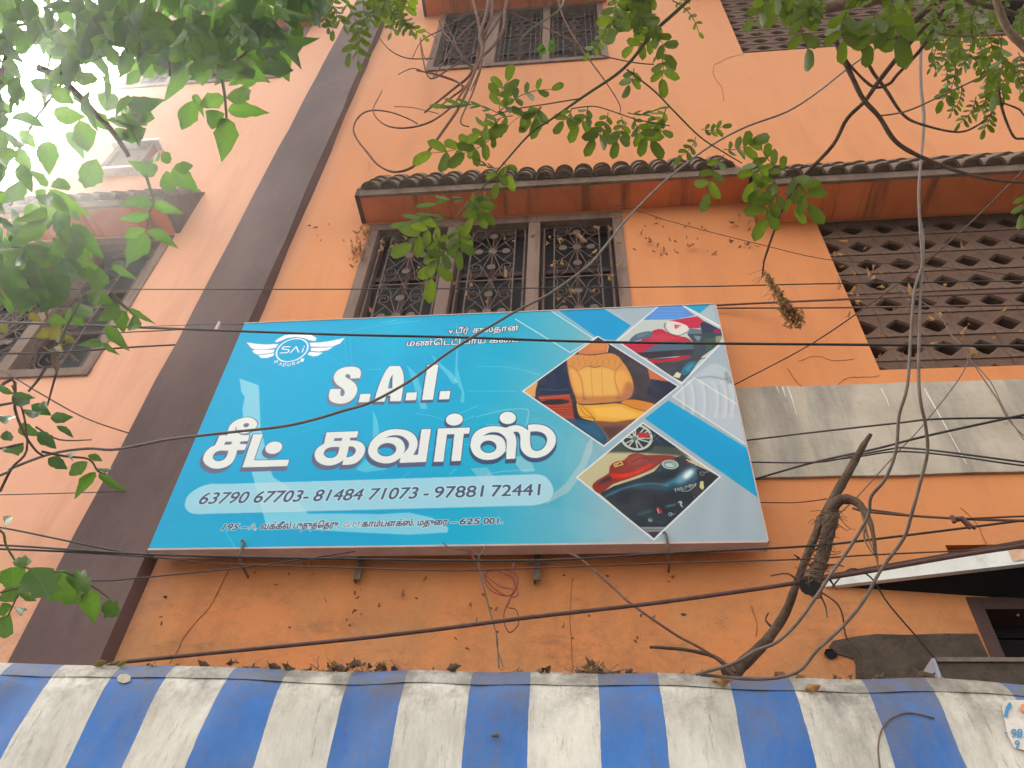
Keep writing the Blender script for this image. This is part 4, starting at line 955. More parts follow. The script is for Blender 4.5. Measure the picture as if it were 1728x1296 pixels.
# maker's name on the tank, the last letters lost in its glare
a, b = B6([(1048, 768), (1262, 708)]); write('TRIUMPH', a, b, 5.6, (214, 220, 220), None, bold=.01)
stroke(B6([(1120, 755), (1190, 752), (1255, 700), (1262, 682)]), 3.5, (190, 198, 160), 1, 0, 4)

# --- to a picture in memory, then onto the sheet
ch2, cw2 = CH//2*2, CW//2*2
im2 = img[:ch2, :cw2].reshape(ch2//2, 2, cw2//2, 2, 3).mean((1, 3))
nz = rng.normal(0, 1, (ch2//2, cw2//2)).astype(np.float32); im2 = np.clip(im2+nz[..., None]*.006, 0, 1)
px = np.ones((ch2//2, cw2//2, 4), np.float32); px[..., :3] = im2[::-1]
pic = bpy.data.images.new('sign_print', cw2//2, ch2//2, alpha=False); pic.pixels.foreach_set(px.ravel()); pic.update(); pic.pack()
del img, px, im2
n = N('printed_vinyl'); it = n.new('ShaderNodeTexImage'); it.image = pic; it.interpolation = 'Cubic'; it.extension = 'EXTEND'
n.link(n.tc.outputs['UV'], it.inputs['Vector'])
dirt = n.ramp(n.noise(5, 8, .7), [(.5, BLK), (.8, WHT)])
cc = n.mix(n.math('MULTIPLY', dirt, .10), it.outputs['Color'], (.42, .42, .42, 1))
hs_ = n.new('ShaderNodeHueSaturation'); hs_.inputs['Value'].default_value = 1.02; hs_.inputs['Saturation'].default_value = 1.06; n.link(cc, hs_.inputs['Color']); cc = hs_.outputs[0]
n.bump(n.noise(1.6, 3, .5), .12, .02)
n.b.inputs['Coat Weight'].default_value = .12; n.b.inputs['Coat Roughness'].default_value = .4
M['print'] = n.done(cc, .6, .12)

sign = empty('shop_sign', (sc_[3].x, -SOFF, sc_[3].z), 'big blue flex banner sign with white Tamil letters and diamond shaped pictures', 'sign')
me = bpy.data.meshes.new('printed_sheet')
P4 = [V((p.x, -SOFF, p.z)) for p in sc_]; N4 = 12; vs = []; uv = []
for j in range(N4+1):
    for i in range(N4+1):
        a, b = i/N4, j/N4
        p = (P4[0]*(1-a)+P4[1]*a)*(1-b)+(P4[3]*(1-a)+P4[2]*a)*b
        vs.append(tuple(p)); uv.append(((p.x-SX0)/(SX1-SX0), (p.z-SZ0)/(SZ1-SZ0)))
fs = [(j*(N4+1)+i, (j+1)*(N4+1)+i, (j+1)*(N4+1)+i+1, j*(N4+1)+i+1) for j in range(N4) for i in range(N4)]
me.from_pydata(vs, [], fs); me.update(); ul = me.uv_layers.new(name='UVMap')
for lp in me.loops: ul.data[lp.index].uv = uv[lp.vertex_index]
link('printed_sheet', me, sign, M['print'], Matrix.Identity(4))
TLp, TRp, BRp, BLp = P4
g = G(); th = .062
def side(a, b, w=.004):
    f = [a, b, b+V((0, th, 0)), a+V((0, th, 0))]; g.add([tuple(p+V((0, .0005, 0))) for p in f], [(0, 1, 2, 3)])
for a, b in ((TLp, TRp), (TRp, BRp), (BRp, BLp), (BLp, TLp)): side(a, b)
g.add([tuple(p+V((0, th, 0))) for p in (TLp, TRp, BRp, BLp)], [(0, 1, 2, 3)])
g.build('box_frame', M['metal'], sign)
g = G()                                       # thin folded edge round the sheet
def lip(a, b, w):
    d = (b-a).normalized(); nn = V((d.z, 0, -d.x))*w
    g.hexa([a+V((0, -.003, 0)), a+nn+V((0, -.003, 0)), a+nn+V((0, .0004, 0)), a+V((0, .0004, 0))], [b+V((0, -.003, 0)), b+nn+V((0, -.003, 0)), b+nn+V((0, .0004, 0)), b+V((0, .0004, 0))])
lip(TLp, TRp, .006); lip(BRp, BLp, .008); lip(TRp, BRp, .005)
g.build('edge_trim', M['metal'], sign)
for px_, py_ in ((408, 918), (1122, 905)):     # hooks that hold the box from below
    g = G(); a = W(px_, py_, SOFF+.008)
    g.tube([a+V((-.006, .0, .012)), a+V((0, -.004, .018)), a+V((.006, 0, .01)), a+V((.008, 0, -.05)), a+V((.01, .02, -.075)), a+V((.012, .12, -.085))], .0055, 6); g.build('hook', M['steel'], sign)
for px_ in (612, 907):                         # slotted angle brackets
    g = G(); a = W(px_, 930, .03); g.box(a.x-.013, a.x+.013, -.034, -.028, a.z-.135, a.z+.03); g.box(a.x-.013, a.x-.009, -.028, -.001, a.z-.135, a.z+.03)
    for dz in (-.11, -.075, -.04): g.box(a.x-.004, a.x+.004, -.0355, -.034, a.z+dz, a.z+dz+.014)
    g.build('bracket', M['steel'], sign)
# ================================================================== STRIPED AWNING
AOFF = .45
aw = empty('awning', (0, -AOFF, W(864, 1140, AOFF).z), 'blue and white striped tarpaulin awning along the foot of the view', 'awning')
edge_px = [(-150, 1120), (0, 1121), (97, 1124), (285, 1126), (409, 1129), (604, 1137), (701, 1133), (807, 1137), (903, 1135), (1016, 1140), (1114, 1138), (1232, 1143), (1332, 1145), (1450, 1150), (1559, 1146), (1640, 1150), (1728, 1158), (1900, 1166)]
def top_z(x):
    xs = [W(a, b, AOFF).x for a, b in edge_px]; zs = [W(a, b, AOFF).z for a, b in edge_px]; return float(np.interp(x, xs, zs))
sx = [W(a, 1140, AOFF).x for a in (202, 409, 602, 807, 1016, 1232, 1450)]
per_s = (sx[-1]-sx[0])/6; ph0 = sx[0]
print('stripe', per_s, sx)
def sheet_y(x, d):                            # d metres below the top edge
    roll = .05*(1-math.exp(-d/.05))
    return -AOFF-roll-.11*d-.018*math.sin(x*5.1+1)*min(1, d*3)-.010*math.sin(x*11+d*4)*min(1, d*4)-.006*math.sin(x*23+d*9)*min(1, d*5)-(.05*math.exp(-((x-1.35)/.35)**2))*min(1, d*2)
nx_, nz_ = 150, 26; xa_, xb_ = -4.3, 4.2
vs = []; uvs = []
for j in range(nz_+1):
    d = (j/nz_)**1.6*1.15
    for i in range(nx_+1):
        x = xa_+(xb_-xa_)*i/nx_; zt = top_z(x)+.0012*math.sin(x*9)
        vs.append((x, sheet_y(x, d), zt-d)); uvs.append((x, d))
fs = [(j*(nx_+1)+i, (j+1)*(nx_+1)+i, (j+1)*(nx_+1)+i+1, j*(nx_+1)+i+1) for j in range(nz_) for i in range(nx_)]
me = bpy.data.meshes.new('front_sheet'); me.from_pydata(vs, [], fs); me.update()
u_ = me.uv_layers.new(name='UVMap')
for lp in me.loops: u_.data[lp.index].uv = uvs[lp.vertex_index]
me.polygons.foreach_set('use_smooth', [True]*len(me.polygons))
def tarp(name, hem=False):
    n = N(name); s = n.new('ShaderNodeSeparateXYZ'); n.link(n.tc.outputs['UV'], s.inputs[0])
    wob = n.math('MULTIPLY', n.math('SUBTRACT', n.noise(6, 4, .6), .5), .014)
    fr = n.math('FRACT', n.math('DIVIDE', n.math('ADD', n.math('SUBTRACT', s.outputs['X'], ph0-10*per_s), wob), per_s))
    st = n.math('LESS_THAN', fr, .47)
    e = n.math('LESS_THAN', n.math('ABSOLUTE', n.math('SUBTRACT', fr, .475)), .006)
    white = n.mix(n.ramp(n.noise(2.4, 6, .6), [(.3, BLK), (.7, WHT)]), (.60, .55, .475, 1), (.75, .71, .645, 1))
    blue = n.mix(n.ramp(n.noise(3.1, 6, .65), [(.3, BLK), (.7, WHT)]), (.016, .115, .41, 1), (.034, .175, .53, 1))
    c = n.mix(st, white, blue)
    right = n.new('ShaderNodeMapRange'); right.inputs[1].default_value = .3; right.inputs[2].default_value = 1.9; n.link(s.outputs['X'], right.inputs[0])
    v = n.mapping((3.0, 3.0, .7)); sm = n.ramp(n.noise(3.5, 10, .78, v), [(.42, BLK), (.66, WHT)])
    k = n.math('ADD', .38, n.math('MULTIPLY', right.outputs[0], .5))
    c = n.mix(n.math('MULTIPLY', sm, k), c, (.19, .16, .12, 1))
    v2 = n.mapping((14, 9, 1.3)); s2 = n.ramp(n.noise(4, 12, .85, v2), [(.55, BLK), (.64, WHT)])
    c = n.mix(n.math('MULTIPLY', s2, .62), c, (.105, .088, .066, 1))
    bl2 = n.ramp(n.noise(2.6, 9, .72), [(.56, BLK), (.68, WHT)]); c = n.mix(n.math('MULTIPLY', bl2, n.math('ADD', .25, n.math('MULTIPLY', right.outputs[0], .45))), c, (.15, .125, .095, 1))
    fd = n.ramp(n.noise(1.7, 8, .7), [(.45, BLK), (.65, WHT)]); c = n.mix(n.math('MULTIPLY', fd, n.math('ADD', .10, n.math('MULTIPLY', right.outputs[0], .25))), c, (.38, .36, .33, 1))
    topd = n.new('ShaderNodeMapRange'); topd.inputs[1].default_value = .22; topd.inputs[2].default_value = 0; n.link(s.outputs['Y'], topd.inputs[0])
    sp = n.ramp(n.noise(7, 9, .75), [(.44, BLK), (.62, WHT)])
    c = n.mix(n.math('MULTIPLY', n.math('MULTIPLY', sp, topd.outputs[0]), .95), c, (.12, .095, .07, 1))
    if hem: 
        f = n.ramp(n.noise(13, 10, .8), [(.40, BLK), (.60, WHT)]); c = n.mix(n.math('ADD', .22, n.math('MULTIPLY', f, .45)), c, (.16, .14, .12, 1))
    n.bump(n.math('ADD', n.noise(3.2, 4, .5), n.math('MULTIPLY', n.noise(60, 4, .6), .12)), .35, .03)
    return n.done(c, .55, .35)
M['tarp'] = tarp('striped_tarpaulin'); M['hem'] = tarp('grimy_hem', True)
link('front_sheet', me, aw, M['tarp'], Matrix.Identity(4))
vs = []; uvs = []; nh = 5
for j in range(nh+1):
    d = .055*j/nh
    for i in range(nx_+1):
        x = xa_+(xb_-xa_)*i/nx_; zt = top_z(x)+.0012*math.sin(x*9)
        vs.append((x, sheet_y(x, d)-.0015-.0015*math.sin(x*31)*(j/nh), zt-d+.004)); uvs.append((x, d))
vs2 = []
fs = [(j*(nx_+1)+i, (j+1)*(nx_+1)+i, (j+1)*(nx_+1)+i+1, j*(nx_+1)+i+1) for j in range(nh) for i in range(nx_)]
me = bpy.data.meshes.new('hem'); me.from_pydata(vs, [], fs); me.update(); u_ = me.uv_layers.new(name='UVMap')
for lp in me.loops: u_.data[lp.index].uv = uvs[lp.vertex_index]
me.polygons.foreach_set('use_smooth', [True]*len(me.polygons)); link('hem', me, aw, M['hem'], Matrix.Identity(4))
vs = []; uvs = []
for i in range(nx_+1):
    x = xa_+(xb_-xa_)*i/nx_; zt = top_z(x)+.0012*math.sin(x*9)
    vs += [(x, -AOFF-.001, zt+.001), (x, -.02, zt-.05)]; uvs += [(x, 0), (x, 0)]
fs = [(i*2, i*2+1, i*2+3, i*2+2) for i in range(nx_)]
me = bpy.data.meshes.new('roof_sheet'); me.from_pydata(vs, [], fs); me.update(); u_ = me.uv_layers.new(name='UVMap')
for lp in me.loops: u_.data[lp.index].uv = uvs[lp.vertex_index]
link('roof_sheet', me, aw, M['tarp'], Matrix.Identity(4))
g = G()
for x in (-4.1, -1.0, 1.9, 4.0): g.tube([V((x, -AOFF+.02, 0)), V((x, -AOFF+.02, top_z(x)-.02))], .03, 8)
g.build('posts', M['steel'], aw)
# ring of faded paint, pale patch and mud spot
def on_sheet(px, py, lift=.006):
    p = W(px, py, AOFF+.08)
    for _ in range(6):
        d = top_z(p.x)-p.z; p = W(px, py, -sheet_y(p.x, d)+lift)
    return p
g = G(); rr = [(1485, 1296), (1482, 1262), (1488, 1232), (1504, 1212), (1528, 1203), (1552, 1205), (1577, 1212)]
g.tube([on_sheet(p.x, p.y, .004) for p in smooth([V((*p, 0)) for p in rr], 5)], .0022, 5); g.build('cord', M['bark_light'], aw)
def patch(pts, name, mat, lift=.004, parent=aw):
    P = [on_sheet(x, y, lift) for x, y in pts]; tri = tessellate_polygon([[V((p.x, p.z, 0)) for p in P]])
    g = G(); g.add(P, [tuple(t) for t in tri]); g.build(name, mat, parent)
mudw = simple('dried_mud', (.42, .36, .27, 1), (.52, .47, .38, 1), 30, .95, .1, .5, 60)
patch([(197, 1143), (203, 1138), (214, 1137), (221, 1142), (219, 1150), (208, 1153), (199, 1150)], 'mud_splash', mudw)
# stuck scrap of an older notice at the right edge
st_ = empty('torn_notice', tuple(on_sheet(1700, 1200)), 'torn white notice with blue digits stuck on the awning, far right', 'notice')
patch([(1690, 1188), (1700, 1182), (1760, 1180), (1765, 1275), (1712, 1262), (1700, 1240), (1695, 1215)], 'paper', simple('soiled_white_paper', (.62, .56, .50, 1), (.72, .66, .60, 1), 12, .8, .2, .1, dirt=(.45, .38, .3, 1)), .006, st_)
blu = simple('blue_print_ink', (.05, .22, .42, 1), (.08, .28, .50, 1), 12, .7, .2, 0)
def text_on(s, px, py, cap, mat, parent, lift=.0085):
    P = glyphs(s, .02, 0); h = np.concatenate(glyphs('H', .02, 0))[:, 1].max(); k = cap/h; g = G()
    for q in P:
        pts = [(px+a*k, py-b*k) for a, b in q]
        Pn = [on_sheet(x, y, lift) for x, y in pts]; tri = tessellate_polygon([[V((p.x, p.z, 0)) for p in Pn]]); g.add(Pn, [tuple(t) for t in tri])
    g.build('digits', mat, parent)
def text_font(s, px, py, cap, mat, parent):
    cu = bpy.data.curves.new('tmp', 'FONT'); cu.body = s; cu.offset = .02; ob = bpy.data.objects.new('tmp', cu); COL.objects.link(ob)
    dg = bpy.context.evaluated_depsgraph_get(); m = bpy.data.meshes.new_from_object(ob.evaluated_get(dg)); bpy.data.objects.remove(ob)
    k = cap/.7
    for v in m.vertices:
        p = on_sheet(px+v.co.x*k, py-v.co.y*k, .0085); v.co = p
    m.name = 'digits'; link('digits', m, parent, mat, Matrix.Identity(4))
text_font('98', 1706, 1244, 14, blu, st_); text_font('9', 1712, 1262, 13, blu, st_); text_font('-', 1695, 1241, 13, blu, st_)
patch([(1694, 1208), (1698, 1192), (1704, 1184), (1708, 1190), (1702, 1200), (1700, 1211)], 'blue_swirl', blu, .0085, st_)
patch([(1721, 1196), (1724, 1188), (1740, 1186), (1740, 1203), (1728, 1202)], 'orange_swirl', simple('orange_print_ink', (.75, .28, .12, 1), (.7, .25, .1, 1), 9, .7, .2, 0), .0085, st_)

# ================================================================== CABLES
def cable(pts, off, r, mat, label, name='cable', n=5, group='cables strung across the front of the building', cat='cable'):
    P = smooth([V((*p, 0)) for p in pts], n); m = len(P); out = []
    for i, p in enumerate(P):
        o = off if not isinstance(off, (list, tuple)) else float(np.interp(i/(m-1), np.linspace(0, 1, len(off)), off))
        out.append(W(p.x, p.y, o))
    g = G(); g.tube(out, r, 7); o = g.build(name, M[mat]); tag(o, label, cat, group); return out
T_ = 1.2
cable([(-200, 488), (0, 488), (580, 488), (1140, 484), (1378, 479), (1718, 474), (2000, 470)], .75, .0026, 'cable', 'thin black cable running level across the windows, highest of the level ones')
cable([(-200, 540), (0, 544), (407, 559), (580, 565), (764, 569), (967, 576), (1140, 579), (1361, 581), (1728, 584), (2000, 586)], .70, .0052, 'cable', 'black cable crossing the top lettering of the blue sign')
cable([(-200, 600), (0, 597), (92, 595), (238, 585), (399, 577), (460, 573)], [.6, .4, .04, .04], .005, 'cable', 'black cable that slips behind the left edge of the sign')
cable([(-200, 575), (0, 573), (190, 562), (306, 556), (412, 547), (440, 548)], [.6, .4, .04, .04], .003, 'cable', 'thin cable reaching the top left corner of the sign')
cable([(150, 551), (238, 551), (306, 549), (367, 547), (420, 548)], [.5, .3, .04], .0016, 'cable', 'very thin wire tied by a clip at the top left corner of the sign')
g = G(); a = W(368, 550, .28); g.box(a.x-.006, a.x+.006, a.y-.008, a.y+.004, a.z-.035, a.z+.028); tag(g.build('cable_clip', M['metal']), 'small pale clip holding wires at the top left corner of the sign', 'clip')
cable([(1190, 517), (1211, 515), (1429, 505), (1728, 493), (2000, 484)], [.03, .03, .5, .7], .0055, 'cable_red', 'upper brown cable leaving the top right corner of the sign')
cable([(1190, 521), (1211, 520), (1432, 519), (1728, 515), (2000, 512)], [.03, .03, .5, .7], .0045, 'cable_red', 'lower brown cable leaving the top right corner of the sign')
cable([(-160, 850), (0, 802), (20, 790), (85, 766), (146, 757), (190, 759), (238, 751), (289, 741), (384, 730), (475, 720), (530, 708), (580, 693), (628, 678), (696, 640), (764, 590), (866, 528), (927, 496), (978, 460), (1001, 440), (1028, 407), (1052, 377), (1090, 336), (1140, 290), (1201, 245), (1259, 214), (1327, 189), (1378, 157), (1429, 117), (1487, 75), (1541, 37), (1592, 0), (1680, -60)],
      1.0, .0046, 'cable_grey', 'long grey cable rising diagonally across the sign lettering to the top right', n=4)
cable([(1600, -90), (1575, -30), (1560, 27), (1553, 85), (1553, 146), (1558, 204), (1554, 272), (1550, 323), (1553, 391), (1556, 430), (1555, 452), (1543, 491), (1537, 566), (1531, 651), (1517, 702), (1512, 760), (1494, 808), (1470, 838), (1465, 870), (1436, 921), (1405, 965), (1378, 1006), (1344, 1053), (1310, 1084), (1276, 1098), (1235, 1121), (1174, 1138)],
      [1.15, 1.1, 1.0, .7, .53], .0048, 'cable_grey', 'left one of the two grey cables hanging down at the right', n=4)
cable([(1604, -90), (1579, -30), (1562, 27), (1555, 85), (1555, 146), (1560, 204), (1552, 296), (1551, 360), (1558, 401), (1556, 450), (1553, 498), (1550, 620), (1553, 675), (1562, 719), (1565, 763), (1553, 814), (1538, 869), (1524, 910), (1487, 961), (1456, 1016), (1419, 1060), (1378, 1098), (1344, 1135), (1276, 1146), (1181, 1138)],
      [1.13, 1.08, 1.0, .7, .52], .0048, 'cable_grey', 'right one of the two grey cables hanging down at the right', n=4)
cable([(1240, 745), (1261, 743), (1378, 729), (1514, 714), (1582, 707), (1728, 705), (1900, 704)], [.03, .03, .4, .6, .7, .8], .0038, 'cable', 'black cable over the cement band, leaving the middle of the sign edge')
cable([(1250, 780), (1269, 780), (1378, 780), (1446, 768), (1507, 757), (1531, 756), (1599, 763), (1728, 780), (1900, 800)], [.03, .03, .4, .5, .6, .7, .8, .8], .0034, 'cable', 'black cable humped over the cement band, upper strand')
cable([(1378, 779), (1446, 771), (1514, 762), (1599, 768), (1728, 786), (1900, 806)], [.4, .6, .8], .003, 'cable', 'black cable humped over the cement band, lower strand')
cable([(1260, 812), (1276, 808), (1378, 779), (1480, 757), (1562, 736), (1728, 700), (1900, 665)], [.03, .03, .4, .6, .7, .85], .0042, 'cable', 'black cable climbing over the cement band from the lower sign corner')
cable([(1225, 658), (1240, 649), (1358, 587), (1446, 529), (1545, 457), (1575, 432), (1643, 371), (1728, 286), (1800, 215)], [.03, .03, .4, .5, .6, .7, .8, .9], .0032, 'cable_red', 'thin brown wire slanting up across the concrete lattice')
cable([(1500, 480), (1575, 522), (1605, 565), (1633, 612), (1562, 712), (1511, 767), (1443, 842), (1400, 880)], .55, .0022, 'cable_grey', 'thin wire bent like a hook in front of the lattice foot')
cable([(1633, 600), (1660, 640), (1684, 675), (1700, 705), (1728, 736), (1800, 800)], .55, .0022, 'cable_grey', 'thin wire running down to the right edge from the lattice, first of a pair')
cable([(1636, 606), (1672, 645), (1694, 690), (1728, 742), (1800, 830)], .56, .002, 'cable_grey', 'thin wire running down to the right edge from the lattice, second of a pair')
cable([(150, 1140), (190, 1120), (238, 1114), (367, 1101), (580, 1080), (730, 1063), (900, 1041), (1069, 1022), (1140, 1013), (1276, 994), (1399, 975), (1484, 961), (1616, 938), (1728, 921), (1900, 895)], [.40, .44, .5, .55, .62], .0068, 'cable_red', 'thick brown cable slanting above the awning from lower left to right')
cable([(-200, 913), (0, 920), (112, 927), (238, 935), (373, 939), (580, 943), (764, 946), (933, 945), (1140, 933), (1358, 922), (1484, 909), (1728, 878), (1900, 855)], .55, .0038, 'cable', 'black cable running just under the lower edge of the sign')
cable([(-200, 920), (0, 926), (238, 939), (373, 951), (580, 958), (764, 963), (916, 958), (1140, 950), (1344, 944), (1480, 936), (1728, 925), (1900, 920)], .53, .0026, 'cable_red', 'twisted thin wire below the sign, lowest of the level lines')
cable([(-200, 921), (0, 926.5), (120, 931), (238, 935), (400, 941)], .54, .004, 'cable', 'short black cable beside the lower left corner of the sign')
cable([(-150, 868), (0, 890), (100, 910), (194, 929), (260, 938)], .5, .0034, 'cable', 'cable coming down from the left to the lower left sign corner')
cable([(-200, 973), (0, 976), (163, 980), (238, 975), (407, 958), (509, 944), (600, 930)], .42, .0026, 'cable', 'thin black wire below the lower left sign corner, rising to the right')
cable([(-200, 838), (0, 835), (153, 831), (289, 826), (330, 823)], [.3, .2, .03, .03], .0022, 'cable', 'very thin wire crossing the maroon pilaster to the phone numbers')
cable([(-120, 560), (0, 623), (68, 664), (143, 705), (221, 732), (319, 761), (345, 768)], [.6, .4, .04, .04], .0034, 'cable_grey', 'grey wire sloping down to the left edge of the sign')
cable([(1440, 858), (1467, 864), (1548, 871), (1633, 876), (1728, 879), (1900, 884)], [.45, .6, .7], .0042, 'cable_red', 'brown cable tied to the dead stump, lower strand')
cable([(1450, 858), (1500, 864), (1560, 872), (1627, 875), (1728, 871), (1900, 866)], [.45, .6, .7], .003, 'cable_red', 'brown cable tied to the dead stump, upper strand')
g = G(); a = W(1628, 882, .62)
g.tube([a+V((-.03, 0, .012)), a+V((-.005, -.004, .012)), a+V((.012, 0, -.02))], .009, 6); g.tube([a+V((-.034, -.008, .02)), a+V((-.034, -.008, -.004))], .007, 6); g.tube([a+V((.0, .006, .01)), a+V((.028, .006, -.018))], .006, 6)
tag(g.build('cable_clamp', M['cable_red']), 'small rusty clamp on the brown cables at the right', 'clamp')
cable([(1270, 848), (1286, 848), (1344, 848), (1395, 842)], [.03, .03, .42], .0024, 'cable_red', 'short thin wire between the sign edge and the dead stump')
cable([(959, 934), (981, 944), (1035, 992), (1069, 1022), (1140, 1071), (1177, 1091), (1232, 1125), (1240, 1135)], [.2, .4, .5], .0042, 'cable_red', 'brown wire slanting down from the sign to the foot of the dead branch')
cable([(1039, 346), (1090, 360), (1140, 376), (1293, 415), (1405, 439), (1560, 448), (1728, 466), (1850, 480)], .12, .0022, 'cable_red', 'thin dark wire from the window corner over the lattice')
cable([(1405, 990), (1435, 960), (1470, 975), (1500, 1020), (1560, 1090), (1600, 1140)], [.35, .12], .003, 'cable', 'dark wire hanging under the slanting canopy')
cable([(1387, 1000), (1412, 1018), (1422, 1040), (1428, 1075), (1450, 1100), (1452, 1130)], [.42, .1], .003, 'cable_grey', 'pale wire curling down beside the mouldy cement patch')
# loose red wire tangle under the sign
def tw(pts, off, r, mat): 
    P = smooth([V((*p, 0)) for p in pts], 5); g2.tube([W(p.x, p.y, off) for p in P], r, 5)
g2 = G(); kk = c2
tw(kk([(680, 215), (705, 260), (740, 300), (770, 315), (850, 310), (890, 320), (925, 350), (910, 420), (870, 440), (800, 400), (765, 350), (775, 320), (830, 315), (900, 350), (915, 400), (890, 450), (870, 500)]), .10, .0024, 0)
tw(kk([(690, 230), (745, 300), (770, 390), (820, 430), (880, 440), (900, 410), (840, 395), (790, 360), (765, 330), (800, 312), (860, 330), (905, 370), (925, 430), (895, 445), (905, 390), (900, 300), (912, 262)]), .11, .0024, 0)
tw(kk([(890, 450), (860, 510), (855, 570), (880, 620), (915, 600), (930, 560), (915, 510), (880, 500)]), .10, .0026, 0)
tag(g2.build('wire_tangle', M['wire_red']), 'loop of tangled red wire hanging below the sign', 'wire')
g2 = G()
tw(kk([(550, 175), (590, 205), (650, 210), (700, 215), (735, 240), (765, 190)]), .14, .0024, 0)
tw(kk([(730, 240), (735, 330), (760, 420), (780, 500), (800, 570), (820, 640), (825, 720), (830, 800)]), .12, .0028, 0)
tw(kk([(740, 320), (765, 430), (790, 530), (815, 620), (822, 700), (850, 790), (860, 800)]), .13, .0022, 0)
tag(g2.build('loose_wire', M['cable_grey']), 'grey wire falling from the sign to the awning beside the red tangle', 'wire')

# ================================================================== DEAD STUMP WITH ROOTS
dst = empty('dead_branch', tuple(W(1245, 1135, .42)), 'dead grey branch with a hooked broken stump leaning over the awning', 'branch')
def limb(px, offs, wid, mat='bark', n=5, sides=9, knots=0.0, parent=None, name='branch', label=None):
    P = smooth([V((*p, 0)) for p in px], n); m = len(P); out = []; rad = []
    for i, p in enumerate(P):
        t = i/(m-1); o = float(np.interp(t, np.linspace(0, 1, len(offs)), offs)); q = W(p.x, p.y, o)
        dist = (q-O_).length*FOC/ray(p.x, p.y).length
        w = float(np.interp(t, np.linspace(0, 1, len(wid)), wid))
        out.append(q); rad.append(max(.0012, w/2/FOC*dist*(1+knots*random.uniform(-1, 1))))
    g = G(); g.tube(out, rad, sides); return g.build(name, M[mat], parent, label) if parent is not None else (g, out)
limb([(1228, 1142), (1245, 1128), (1290, 1085), (1325, 1035), (1344, 985), (1365, 930), (1395, 862), (1430, 800), (1455, 755), (1470, 732)], [.42, .42, .45, .5, .55], [36, 23, 17, 14, 13, 15, 16, 11, 6], 'bark', 6, 10, .07, dst, 'limb')
limb([(1398, 880), (1403, 858), (1420, 843), (1445, 847), (1462, 868), (1472, 895), (1477, 935)], [.50, .56, .60], [22, 20, 17, 12, 8, 4], 'bark', 6, 10, .08, dst, 'hooked_limb')
limb([(1405, 850), (1400, 885), (1390, 930), (1380, 960), (1368, 985)], [.50, .52, .55], [22, 26, 22, 21, 27, 29], 'bark', 6, 10, .12, dst, 'root_stump')
g = G(); a = W(1366, 993, .57); n_c = 14
g.add([a+V((.034*math.cos(t)*random.uniform(.9, 1.1), -.012+.010*math.sin(t), .036*math.sin(t)*random.uniform(.85, 1.1)-.004)) for t in np.linspace(0, 2*math.pi, n_c+1)[:-1]], [tuple(reversed(range(n_c)))]); g.build('cut_end', M['dark'], dst)
g = G()
for i in range(70):
    t = random.random(); px_, py_ = 1404-t*38+random.uniform(-12, 14), 860+t*125
    P = [V((px_, py_, 0))]; a = random.uniform(-1, 1)+(math.pi if random.random() < .35 else 0)
    for k in range(4): a += random.uniform(-.7, .7); P.append(P[-1]+V((math.cos(a), abs(math.sin(a))*random.choice((1, 1, -1)), 0))*random.uniform(4, 11))
    o = random.uniform(.48, .62); g.tube([W(p.x, p.y, o) for p in smooth(P, 2)], [.0022, .0008], 4, False)
o = g.build('root_hairs', M['bark'], dst); o['kind'] = 'stuff'
for s_ in ([(1455, 865), (1463, 900), (1472, 925), (1479, 938)], [(1462, 870), (1458, 905), (1470, 930), (1478, 936)], [(1466, 880), (1476, 905), (1480, 935)], [(1479, 938), (1481, 950), (1482, 962)]):
    limb(s_, [.56, .58], [5, 3, 1.6], 'bark_light', 3, 5, .1, dst, 'splinter')
for s_ in ([(1350, 985), (1330, 968), (1300, 972)], [(1385, 955), (1410, 953), (1424, 956)], [(1380, 998), (1392, 1020), (1396, 1042)], [(1300, 1056), (1292, 1046), (1297, 1034)], [(1348, 942), (1340, 936)], [(1398, 975), (1412, 995)], [(1362, 1000), (1380, 1010), (1388, 1000)]):
    limb(s_, [.52, .55], [5, 3, 2], 'bark', 3, 5, .1, dst, 'twig')
limb([(1097, 1092), (1130, 1094), (1160, 1097), (1205, 1108), (1232, 1130)], [.36, .42], [5, 6, 7, 9], 'bark', 5, 8, .08, dst, 'side_twig')

